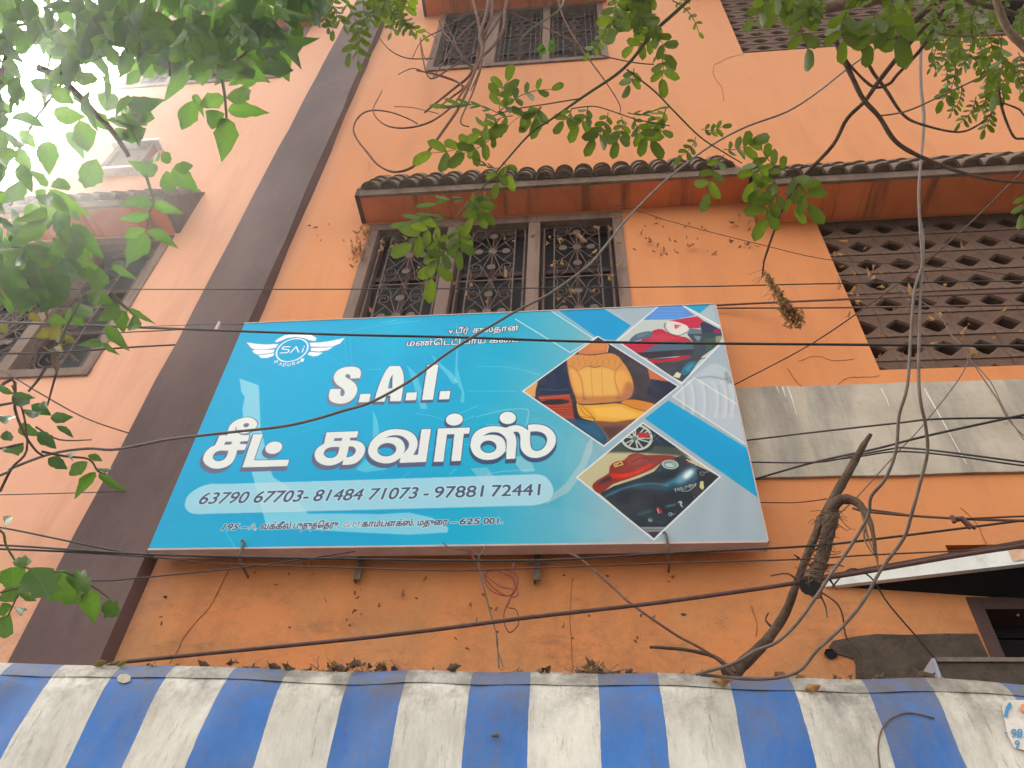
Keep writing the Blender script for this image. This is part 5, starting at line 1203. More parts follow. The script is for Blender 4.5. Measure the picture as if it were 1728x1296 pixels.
# ================================================================== DRY VINE round the upper window
vine = empty('dry_vine', tuple(W(830, 60, .25)), 'leafless brown vine hanging in loops over the upper window', 'vine')
for k, (s_, w) in enumerate((([(790, -60), (770, 60), (735, 180), (750, 250), (700, 380), (640, 520), (560, 640), (480, 750), (400, 830), (310, 855), (230, 820), (170, 750), (130, 700), (108, 650), (120, 600), (160, 560), (220, 548), (300, 560), (380, 590), (425, 615)], (9, 7, 5, 4, 3)), ([(730, 250), (700, 370), (620, 500), (560, 560), (480, 610), (380, 635), (290, 630), (230, 595), (205, 545), (235, 480), (250, 450)], (5, 4, 2)),
    ([(440, 190), (450, 280), (490, 390), (600, 330), (720, 250), (850, 60), (870, -40)], (3, 4, 5)), ([(230, 180), (290, 250), (380, 290), (500, 290)], (2, 3)), ([(420, 350), (560, 380), (650, 430), (600, 480), (520, 540)], (3, 5, 3)), ([(530, 100), (560, 160), (640, 270), (690, 340), (700, 370)], (3, 4)),
    ([(880, -40), (860, 60), (850, 150), (800, 230), (730, 300), (680, 380), (620, 430), (520, 510), (460, 560)], (8, 7, 6, 4)), ([(330, 370), (400, 340), (470, 360), (600, 400), (660, 430)], (2, 3)), ([(310, 530), (400, 535), (530, 565)], (2, 2)),
    ([(1120, -40), (1140, 60), (1200, 180), (1290, 310), (1370, 420), (1430, 520), (1430, 570)], (5, 4, 2)), ([(880, 60), (1000, 110), (1150, 180), (1330, 270), (1500, 310), (1600, 320)], (3, 3)), ([(680, 60), (560, 140), (450, 200), (400, 290)], (3, 2)), ([(760, 60), (700, 120), (620, 200), (560, 300), (500, 390)], (4, 3)),
    ([(540, 60), (600, 180), (660, 300), (740, 350)], (3, 3)), ([(700, 0), (730, 120), (745, 300), (700, 460), (640, 600), (680, 630)], (6, 5, 3)), ([(800, -20), (790, 100), (745, 200), (740, 330), (690, 450)], (7, 6, 3)), ([(455, 150), (520, 200), (470, 300), (440, 200)], (2, 2)), ([(1300, 130), (1500, 115), (1610, 105)], (2, 2)))):
    limb(u2(s_), [random.uniform(.22, .45), random.uniform(.15, .4)], [q*.78 for q in w], 'vine', 5, 6, .06, vine, 'runner')
limb(u2([(1160, -30), (1155, 0), (1130, 50), (1060, 100), (980, 150), (945, 190)]), [.9, .8], [4, 3, 3], 'stem', 5, 6, 0, vine, 'green_shoot')

# ================================================================== LEAVES
def leaf_mesh(name, n, prof, mat, wave=.0, fold=.18, droop=.12, asym=0.0, seed=0):
    r = random.Random(seed); vs = []; fs = []
    for i in range(n+1):
        t = i/n; w = prof(t)*.5; dz = -droop*t*t+wave*math.sin(t*9+seed)
        wl_, wr = w*(1+r.uniform(-asym, asym)), w*(1+r.uniform(-asym, asym))
        vs += [(t, wl_, dz+fold*wl_+wave*r.uniform(-1, 1)), (t, 0, dz), (t, -wr, dz+fold*wr+wave*r.uniform(-1, 1))]
    for i in range(n): fs += [(i*3+k, i*3+k+1, i*3+k+4, i*3+k+3) for k in range(2)]
    me = mesh(name, vs, fs, True); me.materials.append(mat); return me
ov = lambda t: max(0.02, (math.sin(math.pi*min(1, t**.80))**.85)*(1 if t < .8 else 1-.35*(t-.8)/.2))
ob_ = lambda t: max(0.03, (1-abs(2*(t-.5))**3.2)**.7*(.78+.3*t))
def lob(t): return max(.03, ov(t)*(.72+.34*abs(math.sin(t*math.pi*3.2))))
BROAD = [leaf_mesh('leaf', 8, ov, M['leaf'], .02, .22, .15+.1*i, .14, i) for i in range(4)]
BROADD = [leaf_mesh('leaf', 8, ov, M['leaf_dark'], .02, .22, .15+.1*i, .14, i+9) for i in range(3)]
YEL = [leaf_mesh('leaf', 8, ov, M['leaf_yellow'], .04, .3, .2, .2, 30+i) for i in range(2)]
BRN = [leaf_mesh('leaf', 7, ov, M['dry_brown'], .06, .5, .3, .25, 40+i) for i in range(3)]
LOBE = [leaf_mesh('leaf', 14, lob, M['leaf'], .02, .12, .2, .12, 50+i) for i in range(3)]
OBL = [leaf_mesh('leaflet', 6, ob_, M['leaflet'], .006, .12, .08, .03, 60+i) for i in range(3)]
OBLG = [leaf_mesh('leaflet', 6, ob_, M['leaflet_grey'], .006, .12, .08, .03, 70+i) for i in range(2)]
DRY = [leaf_mesh('dry_leaf', 6, ov, M['dry'], .12, .6, .5, .4, 80+i) for i in range(5)]
DRYW = [leaf_mesh('dry_leaf', 6, ov, M['wall_leaf'], .10, .4, .4, .4, 110+i) for i in range(4)]
DRYB = [leaf_mesh('dry_leaf', 6, ov, M['dry_brown'], .14, .6, .5, .4, 90+i) for i in range(5)]
def orient(b, t, w, tilt=.5, face=None):
    """matrix putting a unit leaf from b to t with width w, its face turned roughly to the eye"""
    x = (t-b); L = x.length; x = x.normalized(); f = (O_-b).normalized() if face is None else face
    f = (f+V((random.uniform(-tilt, tilt), random.uniform(-tilt, tilt), random.uniform(-tilt, tilt)))).normalized()
    z = (f-x*f.dot(x))
    if z.length < 1e-4: z = x.orthogonal()
    z.normalize(); y = z.cross(x); s = random.choice((-1, 1))
    m = Matrix((x*L, y*w, -z*L*.9)).transposed().to_4x4(); m.translation = b; return m
def bake(me_list, ms, name, parent, mat=None):
    """many leaves beyond the countable ones, joined in one part"""
    vs = []; fs = []
    for m in ms:
        src = random.choice(me_list); n = len(vs)
        vs += [tuple(m @ v.co) for v in src.vertices]; fs += [tuple(i+n for i in p.vertices) for p in src.polygons]
    me = mesh(name, vs, fs, True); me.materials.append(mat or me_list[0].materials[0]); o = link(name, me, parent, None, Matrix.Identity(4)); o['kind'] = 'stuff'; return o
def place(px, py, dist): return D(px, py, dist)
PXM = lambda dist: dist/FOC                    # metres per photo pixel at a distance (roughly)

# ---- the tree at the left
tl = empty('leafy_tree', (-2.6, -3.3, 0), 'broad leaved tree whose twigs fill the upper left of the view', 'tree')
g = G(); g.tube(smooth([V((-2.6, -3.3, 0)), V((-2.63, -3.28, .8)), V((-2.55, -3.3, 1.7)), V((-2.6, -3.22, 2.6)), V((-2.45, -3.0, 3.4)), V((-2.4, -2.7, 4.2))], 4), [.13, .11, .10, .08, .06], 12); g.build('trunk', M['bark'], tl)
leafcount = [0]
def lleaf(b, t, w, dist, lib, parent=tl, tilt=.35, jig=.15):
    B = place(b[0], b[1], dist); T = place(t[0], t[1], dist+random.uniform(-jig, jig)*.6)
    wm = w*(B-O_).length/ray(*b).length*1.0
    leafcount[0] += 1
    return link('leaf', random.choice(lib), parent, None, orient(B, T, wm, tilt))
def twig(px, dist, w, mat='bark', parent=tl, name='twig'):
    P = smooth([V((*p, 0)) for p in px], 4); g = G()
    d2 = dist if isinstance(dist, (list, tuple)) else (dist, dist)
    n = len(P); g.tube([place(p.x, p.y, d2[0]+(d2[-1]-d2[0])*i/(n-1)) for i, p in enumerate(P)], [w*.5*PXM(d2[0]), w*.3*PXM(d2[-1])], 5)
    return g.build(name, M[mat], parent)
def named(k, lst, dist, lib, **kw):
    for b, t, w in lst:
        bb, tt = k([b, t]); lleaf(bb, tt, w/2.945, dist+random.uniform(-.12, .12), lib, **kw)
named(u1, [((1122, 484), (1290, 462), 80), ((1112, 482), (992, 525), 80), ((1132, 548), (1308, 548), 78), ((1116, 562), (972, 632), 85), ((1125, 588), (1118, 772), 118), ((958, 500), (905, 652), 92), ((965, 470), (1000, 545), 40),
    ((862, 832), (975, 835), 62), ((855, 838), (980, 948), 88), ((826, 848), (855, 988), 85), ((800, 800), (860, 760), 60), ((790, 800), (725, 755), 70), ((780, 850), (680, 830), 80),
    ((756, 1012), (888, 1050), 62), ((750, 1005), (645, 1000), 72), ((742, 1062), (605, 1098), 55), ((728, 1140), (590, 1180), 58), ((735, 1145), (862, 1198), 62), ((722, 1158), (640, 1300), 108),
    ((248, 930), (382, 902), 66), ((245, 942), (405, 1065), 72), ((238, 955), (345, 1062), 62), ((236, 925), (165, 850), 52), ((228, 942), (155, 1000), 46), ((360, 1110), (502, 1275), 80), ((345, 1120), (440, 1245), 62), ((300, 1140), (350, 1225), 60),
    ((480, 790), (410, 968), 108), ((240, 698), (240, 858), 95), ((395, 595), (445, 768), 112), ((335, 655), (415, 775), 62), ((240, 440), (375, 515), 80), ((262, 565), (415, 580), 88), ((470, 565), (545, 645), 70),
    ((1190, 290), (1295, 400), 100), ((1235, 265), (1350, 350), 90), ((1330, 330), (1450, 350), 80), ((1090, 330), (1180, 400), 90), ((990, 300), (1000, 430), 110), ((1200, 160), (1290, 270), 110)], 2.6, BROAD)
named(k4, [((370, 235), (455, 325), 92), ((340, 270), (400, 345), 80), ((430, 190), (520, 240), 70), ((590, 250), (508, 330), 82), ((600, 275), (612, 382), 70), ((665, 295), (668, 422), 62), ((640, 272), (735, 322), 34), ((560, 55), (660, 112), 45), ((500, 65), (470, 185), 100), ((430, 60), (440, 130), 70),
    ((520, 350), (622, 462), 62), ((510, 440), (400, 445), 46), ((512, 440), (575, 490), 30), ((430, 190), (560, 240), 80), ((240, 330), (330, 330), 70)], 2.5, BROAD)
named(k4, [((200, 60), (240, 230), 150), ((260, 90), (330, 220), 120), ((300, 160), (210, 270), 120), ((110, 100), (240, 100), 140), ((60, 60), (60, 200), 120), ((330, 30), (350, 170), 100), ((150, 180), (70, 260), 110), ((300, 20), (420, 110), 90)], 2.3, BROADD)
named(k4, [((270, 370), (180, 410), 52), ((300, 440), (292, 495), 46), ((300, 350), (240, 430), 60), ((150, 290), (200, 330), 50), ((320, 400), (370, 440), 46), ((0, 350), (40, 390), 50), ((0, 130), (25, 200), 40)], 2.5, YEL)
named(k4, [((285, 480), (272, 565), 40), ((340, 485), (398, 548), 30), ((205, 230), (230, 275), 50)], 2.5, BRN)
twig(u1([(1085, 320), (1105, 400), (1118, 480), (1126, 585)]), 2.6, 6, 'stem'); twig(u1([(180, 330), (290, 380), (400, 480), (470, 560), (550, 640), (620, 740), (640, 780)]), 2.6, 11); twig(u1([(725, 870), (745, 930), (765, 1010), (740, 1060), (730, 1150)]), 2.6, 5, 'stem')
twig(u1([(1150, 320), (1200, 280), (1260, 230)]), 2.6, 5); twig(u1([(870, 180), (845, 260), (845, 380)]), 2.6, 6); twig(u1([(600, 100), (700, 160), (800, 190)]), 2.6, 8); twig(u1([(0, 420), (20, 300), (60, 180)]), 2.6, 6)
twig(k4([(225, 560), (190, 620), (140, 680)]), 2.6, 5); twig(k4([(290, 555), (265, 640), (235, 750)]), 2.6, 4); twig(k4([(560, 190), (600, 240), (650, 280)]), 2.5, 6, 'stem'); twig(k4([(300, 440), (320, 380), (360, 300), (420, 200)]), 2.5, 6, 'stem')
# filled crown: sampled inside the outline it has in front of the sky
RG = [([(-60, -60), (560, -60), (545, 30), (490, 40), (480, 85), (470, 110), (400, 105), (330, 120), (280, 130), (235, 150), (215, 120), (150, 95), (100, 130), (55, 110), (48, 170), (50, 260), (58, 330), (40, 350), (55, 430), (90, 480), (40, 500), (-60, 520)], 260, 'd'),
      ([(140, 20), (470, 10), (480, 90), (420, 130), (330, 120), (250, 130), (200, 90)], 90, 'l'), ([(0, 0), (560, -40), (545, 30), (480, 60), (440, 95), (300, 100), (0, 110)], 110, 'd'), ([(185, 175), (255, 160), (268, 190), (238, 240), (195, 235)], 14, 'd'), ([(10, 330), (110, 330), (150, 400), (130, 470), (60, 500), (0, 470)], 44, 'd'),
      ([(130, 80), (190, 130), (185, 190), (130, 180), (80, 130)], 12, 'l')]
def inside(p, poly_):
    x, y = p; r = False; n = len(poly_)
    for i in range(n):
        (x1, y1), (x2, y2) = poly_[i], poly_[(i+1) % n]
        if (y1 > y) != (y2 > y) and x < (x2-x1)*(y-y1)/(y2-y1)+x1: r = not r
    return r
extra = []
for poly_, n_l, kd in RG:
    xs = [p[0] for p in poly_]; ys = [p[1] for p in poly_]; c = 0
    while c < n_l:
        x, y = random.uniform(min(xs), max(xs)), random.uniform(min(ys), max(ys))
        if not inside((x, y), poly_): continue
        c += 1; a = random.gauss(1.3, .9); L = random.uniform(34, 62); dist = random.uniform(2.3, 3.3)
        tx, ty = x+L*math.cos(a), y+L*math.sin(a)
        if not inside((tx, ty), poly_) and random.random() < .7: tx, ty = x-L*math.cos(a), y-L*math.sin(a)
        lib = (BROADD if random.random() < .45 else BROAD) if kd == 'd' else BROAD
        if leafcount[0] < 299 and x > 0 and y > 0: lleaf((x, y), (tx, ty), L*.50, dist, lib, tilt=.8)
        else: extra.append(((x, y), (tx, ty), L*.50, dist))
for q in range(420):                          # the crown outside the frame
    x, y = random.uniform(-900, -40), random.uniform(-500, 620)
    if q % 3 == 0: x, y = random.uniform(-400, 500), random.uniform(-520, -60)
    a = random.uniform(0, 6.3); L = random.uniform(28, 50); extra.append(((x, y), (x+L*math.cos(a), y+L*math.sin(a)), L*.55, random.uniform(2.2, 3.6)))
ms = []
for b, t, w, dist in extra:
    B, T = place(*b, dist), place(*t, dist+random.uniform(-.1, .1)); ms.append(orient(B, T, w*(B-O_).length/ray(*b).length, .9))
bake(BROADD, ms[::2], 'foliage', tl); bake(BROAD, ms[1::2], 'foliage', tl)
for P in ([(-500, 300), (-300, 150), (-100, 60), (100, 40), (300, 50), (470, 30)], [(-500, 400), (-200, 330), (0, 280), (60, 200), (120, 120)], [(-500, 500), (-200, 480), (0, 430), (120, 420)], [(-100, -200), (60, -60), (200, 30), (330, 90)], [(-300, 700), (-60, 690), (20, 680)]):
    twig(P, (3.4, 3.2), 6, 'bark')

# ---- small climber low at the left
cl = empty('climbing_plant', tuple(place(-60, 860, 2.3)), 'thin climber with dull leaves hanging at the left edge beside the pilaster', 'plant')
kw = dict(parent=cl)
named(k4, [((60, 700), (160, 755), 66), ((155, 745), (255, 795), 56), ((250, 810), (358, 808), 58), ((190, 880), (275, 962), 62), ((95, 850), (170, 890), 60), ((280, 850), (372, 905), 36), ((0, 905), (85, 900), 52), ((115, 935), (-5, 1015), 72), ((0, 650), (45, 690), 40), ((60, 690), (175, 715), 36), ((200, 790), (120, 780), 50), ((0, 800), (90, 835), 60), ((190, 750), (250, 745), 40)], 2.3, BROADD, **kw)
named(k4, [((240, 1010), (332, 1062), 62), ((330, 990), (405, 1022), 38)], 2.3, BROADD, **kw)
named(k4, [((435, 1028), (335, 1102), 62), ((435, 998), (520, 1020), 36), ((476, 1080), (368, 1182), 62), ((482, 1058), (578, 1078), 30), ((490, 1088), (612, 1172), 44)], 2.2, BROAD, **kw)
for P, w in (([(-40, 690), (20, 640 + 0), (25, 690), (40, 730), (60, 760), (75, 770)], 5), ([(70, 762), (110, 770), (150, 775), (165, 795), (180, 800)], 4), ([(-20, 760), (10, 755), (40, 748)], 4), ([(60, 720), (100, 742), (155, 742)], 3), ([(0, 830), (20, 790), (45, 760), (40, 700), (20, 650)], 4)): twig(P, 2.3, w, 'bark', cl)
cl2 = empty('lobed_climber', tuple(place(-60, 960, 2.0)), 'climber with green lobed leaves at the lower left over the pilaster', 'plant')
def lobed(lst, dist, lib, par):
    for b, t, w in lst:
        bb, tt = c1([b, t]); lleaf(bb, tt, w/2.945, dist+random.uniform(-.05, .05), lib, parent=par, tilt=.2)
lobed([((60, 300), (70, 400), 130), ((160, 300), (250, 470), 185), ((240, 330), (395, 480), 150), ((330, 345), (490, 405), 110), ((440, 415), (465, 552), 95), ((510, 480), (600, 540), 90), ((60, 270), (180, 275), 60), ((20, 45), (62, 110), 55)], 2.0, LOBE, cl2)
lobed([((100, 405), (-10, 470), 74), ((95, 425), (185, 470), 36), ((62, 490), (-20, 530), 60), ((70, 492), (155, 545), 40), ((50, 530), (-5, 670), 95)], 2.05, BROAD, cl2)
for P, w in (([(-60, 880), (0, 895), (10, 920), (30, 950), (60, 962), (110, 965)], 4), ([(35, 990), (22, 1022), (10, 1045)], 3), ([(0, 1000), (30, 992), (60, 985)], 3), ([(110, 965), (150, 985), (185, 1010)], 4)): twig(P, 2.02, w, 'stem', cl2)

# ---- the tree at the right: paired oblong leaflets
tr = empty('pinnate_tree', (2.7, -3.4, 0), 'tree with small paired oblong leaflets reaching in from the top right', 'tree')
g = G(); g.tube(smooth([V((2.7, -3.4, 0)), V((2.66, -3.38, 1.0)), V((2.72, -3.3, 2.0)), V((2.6, -3.1, 3.0)), V((2.45, -2.7, 4.0))], 4), [.12, .10, .09, .07], 12); g.build('trunk', M['bark_light'], tr)
nleaf = [0]; spill = []
def frond(b, t, n, l0, l1, dist, lib=OBL, sag=.12, tilt=.5, wr=.52, spread=.95, sc=2.945, rach='stem'):
    """rachis from b to t (photo pixels), n pairs of leaflets growing from length l0 to l1 (pixels)"""
    bx, by = b; tx, ty = t; L = math.hypot(tx-bx, ty-by); dx, dy = (tx-bx)/L, (ty-by)/L; nx, ny = -dy, dx
    f = empty('frond', (0, 0, 0), None, None); f.parent = tr; f.matrix_basis = abs_matrix(tr).inverted()
    pts = []; sg = random.choice((-1, 1))*sag*L
    for i in range(9):
        s = i/8; pts.append((bx+dx*L*s+nx*sg*4*s*(1-s), by+dy*L*s+ny*sg*4*s*(1-s)))
    dd = random.uniform(-.12, .12)
    g = G(); g.tube([place(p[0], p[1], dist+dd*i/8) for i, p in enumerate(pts)], [.9*PXM(dist), .5*PXM(dist)], 4); g.build('rachis', M[rach], f)
    for i in range(n+1):
        s = (i+.6)/(n+.6) if i < n else 1.0; q = s*8; j = min(7, int(q)); u = q-j
        x = pts[j][0]*(1-u)+pts[j+1][0]*u; y = pts[j][1]*(1-u)+pts[j+1][1]*u; ll = l0+(l1-l0)*s
        for sd in ((-1, 1) if i < n else (0,)):
            ang = math.atan2(dy, dx)+sd*spread*random.uniform(.9, 1.08); k = random.uniform(1.04, 1.2)
            ex, ey = x+ll*k*math.cos(ang), y+ll*k*math.sin(ang)
            B = place(x, y, dist+dd*s); T = place(ex, ey, dist+dd*s+random.uniform(-.05, .05))
            m = orient(B, T, ll*k*wr*(B-O_).length/ray(x, y).length, tilt)
            if nleaf[0] < 300: link('leaflet', random.choice(lib), f, None, m); nleaf[0] += 1
            else: spill.append(m)
A = lambda k, *p: k(list(p))
for b, t, n, l0, l1 in (((830, 560), (1090, 445), 4, 45, 62), ((835, 545), (872, 405), 3, 60, 88), ((835, 590), (500, 760), 5, 45, 105), ((850, 600), (660, 760), 4, 40, 95), ((900, 575), (735, 665), 3, 40, 75), ((1010, 560), (880, 625), 1, 40, 115), ((1040, 530), (990, 590), 2, 50, 82), ((1035, 530), (1020, 590), 1, 60, 90),
    ((1190, 540), (1150, 600), 2, 40, 78), ((1272, 528), (1225, 620), 3, 36, 88), ((1372, 560), (1305, 690), 4, 30, 92), ((1440, 580), (1415, 700), 4, 26, 82), ((1500, 580), (1585, 700), 4, 30, 100), ((1660, 540), (1560, 660), 4, 34, 66), ((1540, 600), (1640, 650), 2, 40, 60),
    ((1640, 110), (1500, 230), 4, 60, 80), ((1560, 130), (1660, 270), 3, 50, 82), ((1620, 250), (1640, 390), 3, 50, 86), ((1500, 340), (1475, 420), 2, 50, 66), ((1450, -20), (1400, 140), 3, 50, 90), ((1600, -40), (1520, 60), 3, 70, 110), ((1500, -30), (1580, 120), 4, 60, 90),
    ((850, 805), (875, 870), 1, 50, 72), ((842, 840), (822, 910), 1, 55, 80), ((760, 955), (700, 1080), 3, 60, 86), ((610, 1110), (625, 1240), 4, 50, 90), ((560, 1120), (400, 1210), 3, 70, 110), ((700, 960), (760, 1050), 2, 70, 80), ((600, 1150), (520, 1290), 3, 50, 90)):
    bb, tt = u2([b, t]); frond(bb, tt, n, l0/2.945, l1/2.945, 2.4)
for b, t, n, l0, l1 in (((820, 560), (590, 535), 4, 40, 90), ((700, 1000), (520, 1015), 2, 40, 90), ((600, 1085), (400, 1110), 3, 60, 100), ((830, 835), (740, 800), 2, 30, 50), ((1470, 560), (1620, 540), 3, 40, 50)):
    bb, tt = u2([b, t]); frond(bb, tt, n, l0/2.945, l1/2.945, 2.4, OBLG, wr=.22, spread=.25)
frond((735, 395), (728, 470), 3, 16, 40, 2.4)
for b, t, n, l0, l1 in (((130, 640), (230, 628), 3, 30, 48), ((100, 680), (30, 770), 3, 30, 52), ((240, 740), (370, 705), 3, 34, 92), ((240, 770), (165, 960), 3, 50, 92), ((430, 790), (385, 900), 2, 60, 92), ((560, 850), (430, 745), 3, 60, 80), ((560, 870), (660, 1010), 3, 66, 118), ((520, 950), (450, 1080), 3, 60, 118), ((500, 880), (430, 940), 2, 60, 90), ((540, 960), (590, 1030), 1, 60, 80)):
    bb, tt = u3([b, t]); frond(bb, tt, n, l0/2.939, l1/2.939, 2.4)
for b, t, n, l0, l1 in (((450, -10), (385, 90), 2, 50, 80), ((640, 60), (655, 240), 2, 70, 110), ((850, 60), (835, 200), 3, 80, 110), ((980, 60), (960, 220), 3, 80, 110), ((1080, 40), (1110, 180), 2, 100, 150), ((560, -20), (500, 60), 3, 70, 90), ((720, -20), (650, 40), 3, 60, 90), ((480, -30), (600, 30), 3, 70, 90)):
    bb, tt = u3([b, t]); frond(bb, tt, n, l0/2.939, l1/2.939, 2.3)
for b, t, n, l0, l1 in (((1330, 200), (1262, 340), 6, 18, 28), ((1400, 230), (1350, 420), 7, 18, 30), ((1420, 420), (1365, 560), 6, 22, 34), ((1490, 480), (1410, 610), 5, 30, 44), ((1560, 500), (1530, 640), 5, 30, 50), ((1540, 440), (1500, 560), 5, 26, 44), ((1640, 380), (1625, 480), 4, 30, 50), ((1700, 260), (1700, 380), 3, 40, 60), ((1728, 950), (1715, 1060), 2, 50, 80), ((1460, 180), (1420, 330), 6, 20, 40)):
    bb, tt = u3([b, t]); frond(bb, tt, n, l0/2.939, l1/2.939, 3.0, wr=.42)
for b, t, n, l0, l1 in (((1590, 150), (1575, 470), 5, 50, 80), ((1540, 160), (1560, 320), 3, 60, 90), ((60, 0), (130, 300), 6, 40, 60), ((150, -20), (90, 260), 6, 40, 70), ((310, 0), (450, 170), 7, 30, 44), ((280, 0), (390, 150), 7, 30, 44), ((200, -40), (180, 120), 6, 40, 50), ((0, -40), (60, 120), 6, 40, 50)):
    k_ = u3 if b[0] > 1000 else u2
    bb, tt = k_([b, t]); frond(bb, tt, n, l0/2.939, l1/2.939, 2.1, OBLG, wr=.4)
for q in range(70):                           # dense hanging sprays along the top and the top right corner
    if q < 34: x, y, dist = random.uniform(1530, 1760), random.uniform(-60, 150)*random.random()**.4, random.uniform(2.2, 3.4)
    elif q < 46: x, y, dist = random.uniform(1240, 1560), random.uniform(-70, 10), random.uniform(2.2, 3.0)
    elif q < 58: x, y, dist = random.uniform(480, 700), random.uniform(-70, -5), random.uniform(2.2, 3.0)
    else: x, y, dist = random.uniform(1020, 1140), random.uniform(-80, 40), random.uniform(2.3, 2.8)
    a = random.gauss(1.7, .5); L = random.uniform(40, 80); l1 = random.uniform(10, 24)
    frond((x, y), (x+L*math.cos(a), y+L*math.sin(a)), random.randint(4, 7), l1*.6, l1, dist, OBL if q % 3 else OBLG)
for q in range(160):                          # crown beyond the frame
    x, y = random.uniform(700, 2500), random.uniform(-700, -90)
    if q % 3 == 0: x, y = random.uniform(1790, 2500), random.uniform(-300, 500)
    a = random.gauss(1.7, .8)
    for k in range(9):
        b2 = (x+math.cos(a)*k*9, y+math.sin(a)*k*9); dist = random.uniform(2.3, 3.4)
        for sd in (-1, 1):
            e = (b2[0]+22*math.cos(a+sd), b2[1]+22*math.sin(a+sd)); B, T = place(*b2, dist), place(*e, dist); spill.append(orient(B, T, 11*PXM(dist), .6))
bake(OBL, spill, 'foliage', tr)
def tbranch(k, px, dist, w, mat='bark', knots=.08):
    px = k(px); P = smooth([V((*p, 0)) for p in px], 5); n = len(P); out = []; rad = []
    for i, p in enumerate(P):
        t = i/(n-1); d = float(np.interp(t, np.linspace(0, 1, len(dist)), dist)); q = place(p.x, p.y, d); out.append(q)
        rad.append(float(np.interp(t, np.linspace(0, 1, len(w)), w))/2*d/ray(p.x, p.y).length*(1+knots*random.uniform(-1, 1)))
    g = G(); g.tube(out, rad, 9); return g.build('branch', M[mat], tr)
tbranch(u3, [(790, 180), (820, 270), (870, 370), (930, 490), (1010, 580), (1090, 700), (1210, 775), (1400, 850), (1560, 890), (1728, 905), (1900, 910)], (2.5, 2.5), (8, 8, 8, 6, 4))
tbranch(u3, [(1300, 60), (1130, 250), (1010, 400), (940, 500), (850, 590), (780, 720), (640, 870), (560, 980), (520, 1060), (480, 1170), (440, 1290), (437, 1310), (430, 1360)], (2.5, 2.5), (8, 7, 6, 4, 2.5))
tbranch(u3, [(900, 180), (940, 280), (980, 360), (1040, 440), (1130, 570), (1230, 620), (1400, 655), (1500, 620), (1570, 560)], (2.55, 2.5), (6, 6, 4, 3))
tbranch(u3, [(1420, -60), (1340, 30), (1290, 120), (1220, 240), (1100, 370), (1060, 415), (980, 430), (880, 340), (830, 270)], (2.5, 2.5), (7, 6, 5, 4))
tbranch(u3, [(1010, 575), (1150, 550), (1330, 470), (1500, 390), (1728, 290), (1900, 220)], (2.5, 2.4), (3, 3, 4), 'bark_light')
tbranch(u3, [(690, 45), (760, 35), (900, 5), (1130, -25), (1400, -50), (1900, -20)], (2.5, 2.9), (19, 21, 22, 24), 'bark_light', .03)
tbranch(u3, [(1100, 190), (1200, 90), (1330, -20), (1430, -80)], (2.5, 2.6), (10, 12, 13), 'bark')
tbranch(u3, [(1560, -80), (1590, 0), (1640, 130), (1728, 230), (1850, 330)], (1.9, 1.9), (10, 13, 14), 'bark_light')
tbranch(u3, [(1280, 150), (1330, 170), (1500, 178), (1728, 165), (1900, 150)], (2.3, 2.3), (4, 4), 'bark_light')
tbranch(u3, [(1600, 400), (1610, 500), (1640, 600), (1680, 680), (1728, 688), (1850, 700)], (2.7, 2.7), (5, 4, 4)); tbranch(u3, [(1610, 505), (1700, 540), (1728, 570), (1800, 620)], (2.7, 2.7), (3, 3))
tbranch(u3, [(1400, -40), (1500, 20), (1600, 40), (1728, 90), (1900, 130)], (2.6, 2.6), (10, 9, 9))
tbranch(u2, [(1900, -120), (1708, 60), (1600, 160), (1450, 340), (1250, 480), (1080, 600), (980, 670), (830, 840), (780, 900), (700, 980), (620, 1080)], (2.4, 2.4), (7, 6, 4, 3, 2), 'stem', .03)
tbranch(u2, [(1465, 345), (1600, 450), (1708, 560), (1830, 680), (1945, 755), (2040, 812)], (2.4, 2.4), (3, 3, 2), 'stem', .03)
tbranch(u2, [(1245, 488), (1080, 515), (900, 545), (760, 590)], (2.4, 2.4), (2.5, 2), 'stem', .03); tbranch(u2, [(1190, 540), (1300, 528), (1400, 555), (1520, 595), (1680, 625)], (2.4, 2.4), (2, 2), 'stem', .03)
# bright little leaves on the shoot by the upper window
for b, t, w in (((1060, 235), (1015, 245), 36), ((1065, 240), (1035, 275), 34), ((1080, 205), (1112, 225), 36), ((1080, 225), (1105, 262), 34)):
    bb, tt = u2([b, t]); B, T = place(*bb, 3.2), place(*tt, 3.2); link('leaf', random.choice(BROAD), vine, None, orient(B, T, w/2.945*3.2/FOC, .2))

# dried seed cluster hanging in front of the wall
dc = empty('dried_cluster', tuple(place(1340, 520, 2.5)), 'brown dried flower cluster dangling beside the concrete lattice', 'dried flowers')
g = G(); P = smooth([V((*p, 0)) for p in [(1288, 455), (1300, 470), (1318, 500), (1330, 520), (1342, 540)]], 5); g.tube([place(p.x, p.y, 2.5) for p in P], [.9*PXM(2.5), .7*PXM(2.5)], 5); g.build('stalk', M['bark_light'], dc)
for q in range(230):
    t = random.random()**.5; i = int(t*(len(P)-1)); r = 3+26*t**3; a = random.uniform(0, 6.3)
    b = (P[i].x+random.uniform(-r, r)*.6, P[i].y+random.uniform(-r, r)*.5); L = random.uniform(6, 13); B, T = place(*b, 2.5+random.uniform(-.02, .02)), place(b[0]+L*math.cos(a)*.7, b[1]+L*abs(math.sin(a)), 2.5+random.uniform(-.02, .02))
    link('seed_pod', random.choice(DRY), dc, None, orient(B, T, L*.5*PXM(2.5), 1.2))
tw_ = G()
for q in range(8):
    a = random.uniform(2.4, 4.2); b = P[random.randrange(len(P)//2)]; tw_.tube([place(b.x, b.y, 2.5), place(b.x+12*math.cos(a), b.y-6*math.sin(a)+4, 2.5), place(b.x+26*math.cos(a), b.y-12*math.sin(a)+10, 2.52)], .3*PXM(2.5), 4, False)
tw_.build('bristles', M['bark_light'], dc)

